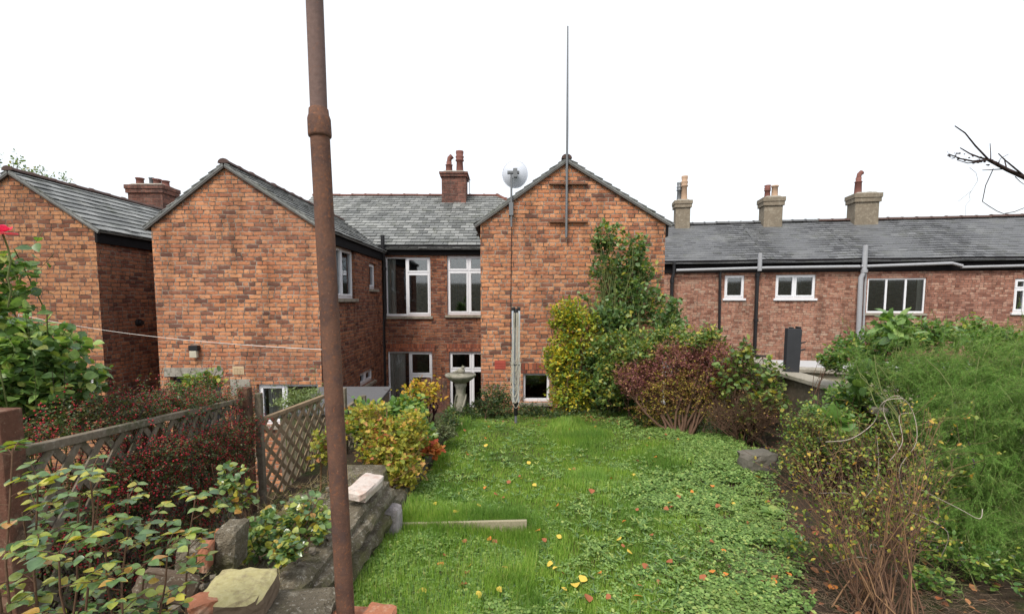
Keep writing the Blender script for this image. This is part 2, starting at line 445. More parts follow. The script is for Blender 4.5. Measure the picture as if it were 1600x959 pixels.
def ridge(mb, a, b, r=.075, step=.45, seat=.06):
    a, b = Vector(a), Vector(b); d = b - a; n = max(1, int(d.length / step)); x = d.normalized(); s = x.cross(Vector((0, 0, 1))).normalized()
    for k in range(n):
        p, q = a + d * (k / n), a + d * ((k + .985) / n)
        zo = random.uniform(-.006, .01)
        for (pp, rr) in ((0, r), ):
            vs = []
            for e, R_ in ((p, r), (q, r * .94)):
                for i in range(7):
                    t = math.pi * i / 6
                    vs.append(e + s * (math.cos(t) * R_ * 1.25) + Vector((0, 0, math.sin(t) * R_ - seat + zo)))
            mb.add(vs, [(i, i + 1, i + 8, i + 7) for i in range(6)] + [(0, 6, 5, 4, 3, 2, 1), (7, 8, 9, 10, 11, 12, 13)], False)
            # raised collar at the joint
        vs = []
        for e, R_ in ((p - x * .01, r * 1.15), (p + x * .04, r * 1.15)):
            for i in range(7):
                t = math.pi * i / 6
                vs.append(e + s * (math.cos(t) * R_ * 1.2) + Vector((0, 0, math.sin(t) * R_ - seat + zo)))
        mb.add(vs, [(i, i + 1, i + 8, i + 7) for i in range(6)] + [(0, 6, 5, 4, 3, 2, 1), (7, 8, 9, 10, 11, 12, 13)], False)
def pot(parent, c, h, r, mat, kind='plain'):
    m = MB()
    if kind == 'plain': pr = [(r * 1.15, -.02), (r * 1.1, h * .1), (r * .95, h * .2), (r * .9, h * .85), (r * 1.1, h * .88), (r * 1.1, h), (r * .8, h), (r * .78, h * .9)]
    elif kind == 'ringed': pr = [(r * 1.1, -.02), (r, h * .1), (r * .85, h * .55), (r * 1.15, h * .58), (r * 1.15, h * .62), (r * .9, h * .65), (r * 1.12, h * .74), (r * 1.12, h * .78), (r * .88, h * .8), (r * 1.05, h * .93), (r * 1.05, h), (r * .7, h)]
    else: pr = [(r * 1.1, -.02), (r * .95, h * .1), (r * .85, h * .7), (r, h * .72), (r, h * .76), (r * .7, h * .8), (r * .75, h), (r * .55, h)]
    m.lathe(c, pr, 14)
    if kind == 'cowl':
        z = Vector(c) + Vector((0, 0, h)); m.tube([z, z + Vector((.02, 0, .12)), z + Vector((.11, 0, .2))], [r * .6, r * .65, r * .7], 10)
    return m.build('chimney_pot', mat, parent)
def chimney(parent, x, y, z0, z1, w, d, mat, pots, cap=.18, rotU=None, top=M_CONC, lean=0):
    U = Vector(rotU) if rotU else Vector((1, 0, 0)); W = Vector((-U.y, U.x, 0)); c = Vector((x, y, 0))
    m = MB()
    def bx(hw, hd, a, b):
        q = [(-hw, -hd), (hw, -hd), (hw, hd), (-hw, hd)]
        m.hexa([c + U * i + W * j + Vector((0, 0, a)) for i, j in q] + [c + U * i + W * j + Vector((0, 0, b)) for i, j in q])
    bx(w / 2, d / 2, z0, z1 - cap)
    bx(w / 2 + .05, d / 2 + .05, z1 - cap, z1 - cap * .55)
    bx(w / 2 + .075, d / 2 + .075, z1 - cap * .55, z1 - .02)
    st = m.build('chimney', mat, parent, bevel=.012)
    m = MB()      # mortar flaunching under the pots
    q = [(-1, -1), (1, -1), (1, 1), (-1, 1)]
    m.hexa([c + U * i * (w / 2) + W * j * (d / 2) + Vector((0, 0, z1 - .02)) for i, j in q] + [c + U * i * (w / 2 - .1) + W * j * (d / 2 - .1) + Vector((0, 0, z1 + .05)) for i, j in q])
    m.build('flaunching', top, st)
    for (du, dd, h, r, mt, kd) in pots: pot(st, c + U * du + W * dd + Vector((0, 0, z1)), h, r, mt, kd)
    return st
YARD = -2.1
FY, BY = 9.2, 14.0        # front of the rear wings, rear wall of the main range
RY = 17.5
def gable_wing(root, F, xl, xr, xm, ze, zr, wallmat, sidemat, front_holes, side_holes, yend, yfront, roofmat, vergeL=.06, side_left=True):
    """wing with its gable to the viewer; F is the gable plane (u = world x)"""
    m = MB()
    wall(m, F, xl, xr, YARD, ze, front_holes)
    m.face([F.w(xl, ze), F.w(xr, ze), F.w(xm, zr - .02)])
    m.build('gable_wall', wallmat, root)
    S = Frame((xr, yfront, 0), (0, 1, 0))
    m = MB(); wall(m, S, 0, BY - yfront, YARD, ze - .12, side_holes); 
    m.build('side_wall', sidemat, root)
    if side_left:
        S2 = Frame((xl, BY, 0), (0, -1, 0)); m = MB(); wall(m, S2, 0, BY - yfront, YARD, ze - .1); m.build('side_wall', sidemat, root)
    # fascia along the right-hand eave
    m = MB(); m.fbox(S, -.02, BY - yfront + .3, ze - .3, ze - .03, .003, .05)
    m.build('fascia', M_FASCIA, root)
    # roof
    m = MB()
    oh = .12
    for sgn, xe in ((1, xr), (-1, xl)):
        sl = (zr - ze) / abs(xe - xm)
        xo = xe + sgn * oh; zo = ze - oh * sl
        y0, y1 = yfront - vergeL, yend
        top = Vector((xm, 0, zr)); lo = Vector((xo, 0, zo))
        V = (top - lo); H = V.length; V.normalize()
        O = Vector((xo, y0, zo)) if sgn > 0 else Vector((xo, y1, zo))
        U = Vector((0, 1, 0)) if sgn > 0 else Vector((0, -1, 0))
        N = U.cross(V); 
        if N.z < 0: N = -N
        p = [Vector((xo, y0, zo)), Vector((xo, y1, zo)), Vector((xm, y1, zr)), Vector((xm, y0, zr))]
        p2 = [q - N * .035 for q in p]
        m.hexa(p2 + p)
        slates(m, O, U, V, y1 - y0, H, keep=None)
    rf = m.build('roof', roofmat, root, uv=False)
    m = MB(); ridge(m, (xm, yfront - vergeL, zr + .05), (xm, yend, zr + .05))
    m.build('ridge_tiles', M_RIDGE, rf)
    # cement verge under the slates
    m = MB()
    for sgn, xe in ((1, xr), (-1, xl)):
        sl = (zr - ze) / abs(xe - xm)
        a = Vector((xe + sgn * .1, yfront - .03, ze - .1 * sl - .05)); b = Vector((xm, yfront - .03, zr - .05))
        m.bar(a, b, .05, .04)
    m.build('verge', M_VERGE, rf)
    return S
M_VERGE = plain('verge_cement', (.12, .112, .105), .9, .1, var=.5, vs=5)

# ============================================================ MIDDLE HOUSE
ze = P(234, 349, FY).z; zr = P(350, 256, FY).z
F1 = Frame((0, FY, 0), (1, 0, 0))
mxl, mxr, mxm = P(243, 470, FY).x, P(499, 470, FY).x, P(352, 260, FY).x
house = thing('brick_house', (mxl + 1.5, FY, YARD), 'orange brick house whose gable stands directly behind the rusty pole, left of centre', 'house', 'orange brick houses')
h8 = rect(F1, 404, 497, 600, 664)
hdoor = rect(F1, 271, 345, 588, 690)
S1 = Frame((mxr, FY, 0), (0, 1, 0))
h5 = rect(S1, 519, 553.5, 392, 466); h6 = rect(S1, 577.5, 587.5, 413, 451); h7 = rect(S1, 563, 584, 573, 606)
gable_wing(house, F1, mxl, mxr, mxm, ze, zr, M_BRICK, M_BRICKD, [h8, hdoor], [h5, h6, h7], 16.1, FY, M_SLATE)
window(house, F1, h8, (1, 1.25), [0, -1], curtains=[(.1, .42)])
window(house, S1, h5, (1, 1), [0, 0]); window(house, S1, h6, (1,), [0]); window(house, S1, h7, (1, 1), [0, 0])
# doorway with concrete lintel
m = MB(); m.fbox(F1, hdoor[0] - .1, hdoor[1] + .05, hdoor[3], hdoor[3] + .17, -.05, .012); m.build('lintel', M_CONC, house)
m = MB(); m.fbox(F1, hdoor[0] + .01, hdoor[1] - .01, hdoor[2], hdoor[3] - .01, -.17, -.12)
for k in range(5):
    u = hdoor[0] + .05 + k * .16; m.fbox(F1, u, u + .13, hdoor[2], hdoor[3] - .05, -.119, -.11)
m.build('door', plain('dark_door_paint', (.03, .032, .035), .5), house)
# patch of grey cement, vent, window arch
m = MB(); hp = rect(F1, 361, 391, 592, 618); m.fbox(F1, hp[0], hp[1], hp[2], hp[3], -.05, .006); m.build('cement_patch', M_CONC, house)
def vent(parent, F, h, mat, slots=6, rows=4):
    m = MB(); u0, u1, v0, v1 = h
    m.fbox(F, u0, u1, v0, v1, -.03, .008)
    for i in range(slots):
        for j in range(rows):
            a = u0 + .018 + (u1 - u0 - .036) * i / slots; b = v0 + .015 + (v1 - v0 - .03) * j / rows
            m.fbox(F, a, a + (u1 - u0 - .036) / slots * .6, b, b + (v1 - v0 - .03) / rows * .55, .0075, .016)
    m.build('air_brick', mat, parent)
vent(house, F1, rect(F1, 364, 381, 572, 585), plain('cream_vent', (.5, .38, .24), .8))
# security light on bracket
g = rect(F1, 300, 313, 539, 558)
m = MB(); m.fbox(F1, g[0], g[1], g[3] - .1, g[3], .002, .1)
sl_ = m.build('security_light', M_PIPEB, house, bevel=.006)
m = MB(); m.fbox(F1, g[0] + .02, g[1] - .015, g[2], g[3] - .105, .04, .11); m.build('light_housing', plain('aged_plastic', (.45, .42, .33), .5), sl_, bevel=.01)
# party line between the two houses
XP = P(693, 450, BY).x
B = Frame((0, BY, 0), (1, 0, 0))
zmb = P(700, 384, BY).z; zmr = P(600, 306, RY).z
w1 = rect(B, 603, 672, 401, 494); w3 = rect(B, 607.5, 675, 549, 642); w2 = rect(B, 699, 766, 399, 492); w4 = rect(B, 703, 772, 549, 668)
def main_block(root, x0, x1, holes, zb, zr_, hip=None, ry=RY, chim=None, mat=M_BRICKD, smat=M_SLATE, tiles=True):
    m = MB(); wall(m, B, x0, x1, YARD, zb, holes, .1)
    m.face([(x0, BY, YARD), (x0, BY, zb), (x0, ry, zr_ - .05), (x0, 2 * ry - BY, zb), (x0, 2 * ry - BY, YARD)])
    m.face([(x1, BY, YARD), (x1, 2 * ry - BY, YARD), (x1, 2 * ry - BY, zb), (x1, BY, zb)])
    if hip is None: m.face([(x1, BY, zb), (x1, 2 * ry - BY, zb), (x1, ry, zr_ - .05)])
    m.face([(x0, 2 * ry - BY, YARD), (x0, 2 * ry - BY, zb), (x1, 2 * ry - BY, zb), (x1, 2 * ry - BY, YARD)])
    m.build('main_wall', mat, root)
    m = MB(); m.fbox(B, x0, x1, zb - .26, zb - .02, .003, .05); m.fbox(B, x0, x1, zb - .09, zb + .01, .052, .15)
    m.build('fascia', M_FASCIA, root)
    m = MB(); sl = (zr_ - zb) / (ry - BY); oy = .16
    lo = Vector((x0, BY - oy, zb - oy * sl)); V = Vector((0, ry - lo.y, zr_ - lo.z)); H = V.length
    xh = x1 if hip is None else hip
    N = Vector((1, 0, 0)).cross(V.normalized())
    p = [lo, Vector((x1, lo.y, lo.z)), Vector((xh, ry, zr_)), Vector((x0, ry, zr_))]
    m.add([q - N * .03 for q in p] + p, [(3, 2, 1, 0), (4, 5, 6, 7), (0, 1, 5, 4), (1, 2, 6, 5), (3, 0, 4, 7)])
    keep = None if hip is None else (lambda u, v: u + x0 < x1 + (hip - x1) * v / H)
    slates(m, lo, (1, 0, 0), V, x1 - x0, H, keep=keep)
    bz = 2 * ry - lo.y
    m.face([(x0, ry, zr_), (xh, ry, zr_), (x1, bz, lo.z), (x0, bz, lo.z)])
    if hip is not None: m.face([(xh, ry, zr_), (x1, lo.y, lo.z), (x1, bz, lo.z)])
    rf = m.build('roof', smat, root, uv=False)
    m = MB(); ridge(m, (x0, ry, zr_ + .05), (xh, ry, zr_ + .05))
    if hip is not None: ridge(m, (xh, ry, zr_ + .05), (x1, lo.y, lo.z + .05))
    m.build('ridge_tiles', M_RIDGER, rf)
    return rf
M_RIDGER = plain('red_ridge_clay', (.14, .06, .045), .8, .2, var=.5, vs=3)
XL0 = mxl - .2
rf = main_block(house, XL0, XP, [w1, w3], zmb, zmr)
window(house, B, w1, (.47, .53), [-1, .27], curtains=[(.02, .2), (.9, .98)])
window(house, B, w3, (.49, .51), [-1, .4], curtains=[(.02, .36)])
# soldier arches over the rear ground floor windows
M_ARCH = brick_mat('soldier_brick', [(0, (.16, .05, .035)), (.5, (.33, .11, .06)), (1, (.42, .15, .08))], (.17, .13, .11), bw=.078, bh=.23, split=0)
def arch(parent, F, h, hh=.22):
    m = MB(); m.fbox(F, h[0] - .08, h[1] + .08, h[3] + .001, h[3] + hh, -.05, .006); m.build('brick_arch', M_ARCH, parent)
arch(house, B, w1, .2) if False else None
arch(house, B, w3); arch(house, S1, h5, .2)
# black soil pipe in the corner, standing above the eave
px_ = P(599, 450, BY).x; m = MB()
a = P(598, 368, BY - .12)
x = a.x + .02
m.tube([(x, BY - .22, a.z), (x, BY - .22, zmb - .25), (x, BY - .12, zmb - .5), (x, BY - .12, P(600, 488, BY).z), (x - .06, BY - .12, P(600, 505, BY).z), (x - .06, BY - .12, P(600, 600, BY).z), (x - .06, BY - .12, YARD)], .055, 10)
for v in (.9, .1, -.6, -1.3): m.tube([(x - (.06 if v < .4 else 0), BY - .12, EYE + v * 1.0 - .04), (x - (.06 if v < .4 else 0), BY - .12, EYE + v + .04)], .07, 10)
m.build('soil_pipe', M_PIPEB, house)

# ============================================================ HOUSE WITH THE CENTRAL GABLE
CFY = 9.6
F2 = Frame((0, CFY, 0), (1, 0, 0))
cxl, cxr, cxm = P(751, 470, CFY).x, P(1038, 430, CFY).x, P(885, 246, CFY).x
zce, zcr = P(745, 345, CFY).z, P(885, 249, CFY).z
house2 = thing('brick_house', (cxl + 1.7, CFY, YARD), 'orange brick house with the central gable carrying a satellite dish and a tall mast', 'house', 'orange brick houses')
h9 = rect(F2, 817, 859, 583, 628)
gable_wing(house2, F2, cxl, cxr, cxm, zce, zcr, M_BRICK, M_BRICKD, [h9], [], 16.1, CFY, M_SLATE)
window(house2, F2, h9, (1,), [-1], sill=True, blind=None); arch(house2, F2, h9, .2)
vent(house2, F2, rect(F2, 773, 790, 563, 577), plain('terracotta_vent', (.35, .07, .05), .8), 5, 3)
rf = main_block(house2, XP, 2.9, [w2, w4], zmb, zmr, hip=-.35)
window(house2, B, w2, (1, 1), [.26, .26], curtains=[(.82, .97)])
window(house2, B, w4, (1, 1), [.24, .24], sill=False); arch(house2, B, w4)
cz = P(712, 275, RY).z; c = P(712, 300, RY)
chimney(rf, c.x, RY - .25, zmr - .7, cz, .82, .75, M_CHIM, [(-.2, .05, .42, .13, M_POT, 'cowl'), (.17, .05, .78, .13, M_POT, 'ringed')])
m = MB(); a = P(735, 303, RY); m.tube([(a.x, RY - .3, a.z - .1), (a.x, RY - .3, a.z + .45)], .012, 5)
for k in range(6): m.tube([(a.x - .9 + .16 * k, RY - .45, a.z + .4), (a.x - .9 + .16 * k, RY - .15, a.z + .4)], .006, 4)
m.tube([(a.x - .95, RY - .3, a.z + .4), (a.x + .05, RY - .3, a.z + .4)], .009, 4)
m.build('tv_aerial', M_METALG, rf)
# eave stone of the gable and dark stains are in the brick; black tie plates with the mast
tall = thing('radio_mast', (cxm, CFY - .12, P(885, 365, CFY).z), 'tall thin grey mast bracketed to the top of the central gable', 'mast')
m = MB(); q = CFY - .1
mx = cxm
m.tube([(mx, q, P(885, 372, CFY).z), (mx, q, P(884, 200, CFY).z), (mx - .01, q, P(884, 46, CFY).z)], [.024, .022, .013], 8); m.build('pole', M_METALG, tall)
M_IRON = plain('stained_iron', (.15, .08, .05), .8, .2, var=.4)
for y_ in (288, 347):
    m = MB(); a = P(858, y_, CFY); b = P(918, y_, CFY)
    m.bar((a.x, CFY - .035, a.z), (b.x, CFY - .035, b.z), .045, .03); m.tube([(mx, q + .03, a.z - .03), (mx, q + .03, a.z + .03)], .05, 8)
    m.build('bracket', M_IRON, tall)
# satellite dish on its pole
dp = P(799, 335, CFY - .12)
dish = thing('satellite_dish', (dp.x, CFY - .12, P(799, 352, CFY).z), 'pale round satellite dish on a short pole at the left slope of the central gable', 'satellite dish')
m = MB(); m.tube([(dp.x, CFY - .1, P(799, 356, CFY).z), (dp.x, CFY - .1, P(799, 275, CFY).z)], .02, 8)
m.box((dp.x - .045, CFY - .13, P(799, 338, CFY).z), (dp.x + .035, CFY - .003, P(799, 318, CFY).z)); m.build('pole', M_METALG, dish)
dc = P(804, 272, CFY + .12); Rr = 19.5 / 760 * 9.7
ax = Vector((.12, 1, .18)).normalized(); bx_ = ax.cross(Vector((0, 0, 1))).normalized(); by_ = bx_.cross(ax)
m = MB(); vs = []; fs = []; K = 28
for i in range(6):
    r_ = Rr * i / 5
    for k in range(K):
        t = 2 * math.pi * k / K
        vs.append(dc + bx_ * math.cos(t) * r_ + by_ * math.sin(t) * r_ * 1.04 + ax * (.35 * r_ * r_ / Rr))
for i in range(5):
    for k in range(K): fs.append((i * K + k, i * K + (k + 1) % K, (i + 1) * K + (k + 1) % K, (i + 1) * K + k))
m.add(vs, fs, True)
rim = [vs[5 * K + k] for k in range(K)] + [vs[5 * K]]; m.tube(rim, .006, 5, False)
def dishmat():
    b = NB('dish_mesh')
    return b.done(b.principled((.62, .66, .74), .5, .4))
m.build('reflector', dishmat(), dish)
m = MB(); m.box((dc.x - .14, dc.y - .16, dc.z - .02), (dc.x + .09, dc.y - .05, dc.z + .02)); m.box((dc.x - .03, dc.y - .2, dc.z - .1), (dc.x + .05, dc.y - .06, dc.z + .06))
m.tube([(dc.x, dc.y - .08, dc.z - .02), (dc.x - .02, dc.y - .2, dc.z - .12), (dp.x, CFY - .1, dc.z - .16)], .014, 6)
m.build('bracket', M_METALG, dish)
cb = MB(); cb.tube([(dp.x, CFY - .05, P(799, 352, CFY).z), (dp.x + .005, CFY - .012, P(799, 372, CFY).z), (dp.x - .01, CFY - .012, P(799, 470, CFY).z), (dp.x, CFY - .012, YARD + .5)], .0065, 5)
cb.build('cable', M_PIPEB, dish)

# ============================================================ LEFT HOUSE
LFY = 9.3
F3 = Frame((0, LFY, 0), (1, 0, 0))
lxr, lxm = P(156, 470, LFY).x, P(16, 265, LFY).x; lxl = 2 * lxm - lxr
zle, zlr = P(147, 354, LFY).z, P(16, 267, LFY).z
house3 = thing('brick_house', (lxm, LFY, YARD), 'weathered brick house at the left edge, its gable partly hidden by a rose bush', 'house', 'orange brick houses')
h10 = rect(F3, 98, 145, 585, 618)
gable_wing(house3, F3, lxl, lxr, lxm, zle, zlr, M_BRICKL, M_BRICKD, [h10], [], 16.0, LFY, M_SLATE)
window(house3, F3, h10, (1, 1), [0, 0])
S3 = Frame((lxr, LFY, 0), (0, 1, 0))
u, v = S3.uv(215, 504); m = MB()
m.tube([S3.w(u, v, -.02), S3.w(u, v, .06)], .075, 14); m.tube([S3.w(u, v, .061), S3.w(u, v, .10)], .05, 14); m.build('flue_vent', M_PIPEB, house3)
zl2 = P(246, 324, RY).z
rf3 = main_block(house3, lxl - 1, XL0 - .01, [], zle + .1, zl2)
cc = P(236, 300, RY)
chimney(rf3, cc.x, RY + .1, zl2 - .8, P(236, 291, RY).z, 1.2, .8, M_CHIM, [(-.44, 0, .3, .13, M_POT, 'plain'), (-.1, .1, .34, .08, M_METALG, 'plain'), (.17, 0, .26, .13, M_POT, 'plain'), (.46, 0, .2, .13, M_POT, 'plain')], cap=.3)

# ============================================================ TERRACE ON THE RIGHT
A = Vector((P(1030, 470, 17).x, 17, 0)); Bv = Vector((P(1600, 470, 15.2).x, 15.2, 0))
T = Frame(A, Bv - A)
TU, TN = T.u, T.n
te = sum(T.uv(x, y)[1] for x, y in ((1045, 409), (1300, 404), (1590, 399))) / 3
RB = 3.1
tr_ = sum(T.uv(x, y, -RB)[1] for x, y in ((1045, 352), (1300, 345), (1590, 339))) / 3
cuts = [T.uv(1000, 450)[0], T.uv(1196, 450)[0], T.uv(1340, 450)[0], T.uv(1496, 450)[0], T.uv(1600, 450)[0] + 4]
tw = [rect(T, 1131.5, 1163.5, 430, 466), rect(T, 1211, 1275, 429, 466), rect(T, 1353, 1448, 434, 489), rect(T, 1582, 1625, 435, 488)]
labels = ['pink brick terrace house with one small white window beside the central gable',
          'pink brick terrace house with a two-light white window between black and grey pipes',
          'terrace house with a wide three-light white window above the feathery bush',
          'dark red brick terrace house at the right edge with a tall white window']
M_PLINTH = plain('white_plinth_paint', (.6, .6, .62), .8, var=.1)
for i in range(4):
    a, b = cuts[i], cuts[i + 1]
    root = thing('terrace_house', T.w((a + b) / 2, YARD), labels[i], 'house', 'terrace houses')
    m = MB(); wall(m, T, a, b, YARD, te, [tw[i]], .07)
    if i == 0 or i == 3:
        e = a if i == 0 else b
        pts = [T.w(e, YARD, 0), T.w(e, te, 0), T.w(e, tr_ - .05, -RB), T.w(e, te, -2 * RB), T.w(e, YARD, -2 * RB)]
        m.face(pts if i == 0 else pts[::-1])
    m.build('wall', M_BRICKT if i < 2 else M_BRICKR, root)
    m = MB(); m.face([T.w(a, YARD, -2 * RB), T.w(a, te, -2 * RB), T.w(b, te, -2 * RB), T.w(b, YARD, -2 * RB)]); m.build('front_wall', M_BRICKT, root)
    m = MB(); m.fbox(T, a, b, YARD, T.uv(1250, 563)[1], .002, .02); m.build('plinth', M_PLINTH, root)
    window(root, T, tw[i], [(1,), (1, 1.1), (1, 1, 1), (1, 1)][i], [[0], [0, 0], [-1, -1, -1], [.3, .3]][i], back=.03, curtains=[[(.0, .25)], [(.02, .1), (.55, .62)], [(.01, .08), (.9, .99)], [(.0, .2)]][i], sill_mat=M_UPVC if i != 2 else M_SILL, blind=None)
    m = MB(); m.fbox(T, a, b, te - .42, te - .02, .003, .05); m.fbox(T, a, b, te - .12, te - .01, .052, .16); m.build('fascia', M_FASCIA, root)
    m = MB(); oh = .2; sl = (tr_ - te) / RB; zo = te - oh * sl
    lo = T.w(a, zo, oh); V = (T.w(a, tr_, -RB) - lo); H = V.length; N = TU.cross(V.normalized())
    p = [lo, T.w(b, zo, oh), T.w(b, tr_, -RB), T.w(a, tr_, -RB)]
    m.hexa([q - N * .03 for q in p] + p)
    slates(m, lo, TU, V, b - a, H, g=.2, w=.28, sag=.03)
    m.face([T.w(a, tr_, -RB), T.w(b, tr_, -RB), T.w(b, zo, -2 * RB - oh), T.w(a, zo, -2 * RB - oh)])
    rf = m.build('roof', M_SLATED, root, uv=False)
    m = MB(); ridge(m, T.w(a, tr_ + .03, -RB), T.w(b, tr_ + .03, -RB), .09, .45, .03); m.build('ridge_tiles', M_SLATED if i < 2 else M_RIDGE, rf)
    if i == 0:
        u, v = T.uv(1069, 311, -RB + .5); c = T.w(u, 0, -RB + .1)
        chimney(rf, c.x, c.y, tr_ - .8, v, .55, .5, M_RENDER, [(-.1, .12, .75, .1, M_METALG, 'ringed'), (.06, -.05, .95, .12, M_POTL, 'ringed')], rotU=TU, cap=.3)
    if i == 1:
        u, v = T.uv(1208, 308, -RB + .3); c = T.w(u, 0, -RB + .1)
        chimney(rf, c.x, c.y, tr_ - .8, v, .66, .62, M_RENDER, [(-.13, .05, .5, .11, M_POT, 'ringed'), (.1, -.05, .46, .12, M_POTL, 'plain')], rotU=TU, cap=.34)
    if i == 2:
        u, v = T.uv(1354, 302, -RB + .3); c = T.w(u, 0, -RB + .1)
        chimney(rf, c.x, c.y, tr_ - .8, v, .8, .62, M_RENDER, [(-.2, 0, .62, .13, M_POT, 'cowl'), (.16, 0, .08, .1, M_METALG, 'plain')], rotU=TU, cap=.34)
    # waste and rainwater pipes
    def vpipe(pts, r, mat, d=.1, collars=()):
        m = MB(); q = [T.w(*T.uv(x, y), d) for x, y in pts]; m.tube(q, r, 9)
        for x, y in collars:
            c0 = T.w(*T.uv(x, y), d); m.tube([c0 - Vector((0, 0, .05)), c0 + Vector((0, 0, .05))], r * 1.3, 9)
        m.build('pipe', mat, root)
    if i == 0:
        vpipe([(1052, 409), (1052, 425), (1049, 436), (1048, 482), (1048, 560)], .06, M_PIPEB, .14, [(1052, 412), (1049, 440)])
        vpipe([(1124, 424), (1122, 560)], .045, M_PIPEB)
        vpipe([(1184, 396), (1183, 424)], .07, M_PIPEG, .24); vpipe([(1182, 425), (1176, 575)], .06, M_PIPEB, .12, [(1182, 430), (1179, 500)])
        vpipe([(1055, 423), (1196, 419)], .05, M_PIPEG, .2)
        vpipe([(1120, 552), (1196, 556)], .03, M_PIPEB, .1)
    if i == 1:
        vpipe([(1196, 419), (1338, 417)], .05, M_PIPEG, .2)
    if i == 2:
        vpipe([(1347, 384), (1345, 425), (1340, 434), (1336, 520), (1335, 580)], .075, M_PIPEG, .2, [(1345, 424)])
        vpipe([(1350, 428), (1346, 520), (1345, 580)], .035, M_PIPEG, .1)
        vpipe([(1340, 417), (1480, 412), (1496, 416)], .05, M_PIPEG, .2)
    if i == 3:
        vpipe([(1497, 418), (1660, 414)], .045, M_PIPEG, .14)

# ============================================================ GROUND
def hgt(x, y):
    z = lawn_z(min(y, 8.4))
    if y > 8.2: z = z + (YARD - z) * min(1, (y - 8.2) / .6) ** .7
    fx = -2.1 if y < 7 else -1.7
    if x < fx:
        zz = lawn_z(min(y, 8)) - .55 - min(1, max(0, (y - 5.5) / 1.2)) * 1.3
        t = min(1, (fx - x) / .35); z = min(z, z + (max(zz, YARD) - z) * t)
    wx = 3.25 + .25 * (y - 4)
    if x > wx and y < 9:
        pass
    if y > 8.9 or x < -4 and y > 7: z = YARD
    z += (.02 * math.sin(x * 3.1 + y * 1.3) + .015 * math.sin(x * 7.3 - y * 4.1)) if y < 8.2 else 0
    return z
xs = np.unique(np.concatenate([np.linspace(-900, -60, 8), np.linspace(-60, -10, 12), np.linspace(-10, -3, 24), np.linspace(-3, 6, 121), np.linspace(6, 16, 30), np.linspace(16, 60, 12), np.linspace(60, 900, 8)]))
ys = np.unique(np.concatenate([np.linspace(-300, -20, 6), np.linspace(-20, 0, 8), np.linspace(0, 9.2, 124), np.linspace(9.2, 30, 12), np.linspace(30, 1500, 12)]))
GV = [(float(x), float(y), hgt(float(x), float(y))) for y in ys for x in xs]
nx = len(xs)
GF = [(j * nx + i, j * nx + i + 1, (j + 1) * nx + i + 1, (j + 1) * nx + i) for j in range(len(ys) - 1) for i in range(nx - 1)]
gm = bpy.data.meshes.new('ground'); gm.from_pydata(GV, [], GF)
gm.polygons.foreach_set('use_smooth', [True] * len(GF))
M_SOIL = blotchy('soil_and_litter', (.055, .04, .028), [(3, .45, .62, (.035, .06, .015), .8), (25, .55, .66, (.16, .1, .05), .5)], vs=40, bd=.015, bump=.8)
tag(link_mesh('ground', gm, M_SOIL, None, (0, 0, 0)), kind='structure')
# ============================================================ PLANTS : numpy instancing
def T_(v, f): return (np.array(v, dtype=np.float32), [tuple(q) for q in f])
LEAF = T_([(0, 0, 0), (-.3, .35, .07), (0, .5, 0), (.3, .35, .07), (-.22, .75, .03), (.22, .75, .03), (0, 1, -.08)],
          [(0, 2, 1), (0, 3, 2), (1, 2, 4), (3, 5, 2), (2, 6, 4), (2, 5, 6)])
SMALL = T_([(0, 0, 0), (-.28, .5, .06), (0, 1, -.04), (.28, .5, .06)], [(0, 2, 1), (0, 3, 2)])
def _ovate():
    v = []; ys = [0, .12, .3, .5, .7, .87, 1]; ws = [0, .2, .35, .37, .27, .12, 0]
    for i, (y, w) in enumerate(zip(ys, ws)):
        zc = -.12 * y * y
        v.append((0, y, zc))
        if 0 < i < 6: v.append((-w, y + .02, zc + .10 * w / .37)); v.append((w, y + .02, zc + .10 * w / .37))
    f = []
    c = [0] + [1 + 3 * k for k in range(5)] + [16]
    f += [(0, 1, 2), (0, 3, 1)]
    for k in range(4):
        a, b = c[k + 1], c[k + 2]
        f += [(a + 1, a, b, b + 1), (a, a + 2, b + 2, b)]
    a = c[5]; f += [(a + 1, a, 16), (a, a + 2, 16)]
    return T_(v, f)
OVATE = _ovate()
def _lobed():      # palmate, blackcurrant / ivy like
    n = 11; v = [(0, .05, 0)]
    for k in range(n):
        a = -2.3 + 4.6 * k / (n - 1)
        r = (.5, .32, .56, .34, .62, .4, .62, .34, .56, .32, .5)[k]
        if k == 5: r = .7
        v.append((math.sin(a) * r, .25 + math.cos(a) * r, .05 * math.cos(k * 3.14)))
    v[6] = (0, 1, -.05)
    return T_(v, [(0, k + 1, k) for k in range(1, n)])
LOBED = _lobed()
def _clover():
    v, f = [], []
    for a in (0, 2.2, -2.2):
        i = len(v); c, s = math.cos(a), math.sin(a)
        for (x, y, z) in [(0, .04, 0), (-.34, .45, .1), (-.22, .85, .02), (0, .9, -.02), (.22, .85, .02), (.34, .45, .1), (0, .5, 0)]:
            v.append((x * c + y * s, -x * s + y * c, z))
        f += [(i, i + 6, i + 1), (i + 1, i + 6, i + 3, i + 2), (i, i + 5, i + 6), (i + 6, i + 5, i + 4, i + 3)]
    return T_(v, f)
CLOVER = _clover()
BLADE = T_([(-.5, 0, 0), (.5, 0, 0), (-.42, .4, .05), (.42, .4, .05), (-.25, .75, .18), (.25, .75, .18), (0, 1, .38)], [(0, 1, 3, 2), (2, 3, 5, 4), (4, 5, 6)])
NEEDLE = T_([(-.5, 0, 0), (.5, 0, 0), (0, 1, 0), (0, 0, .5)], [(0, 1, 2), (1, 3, 2), (3, 0, 2)])
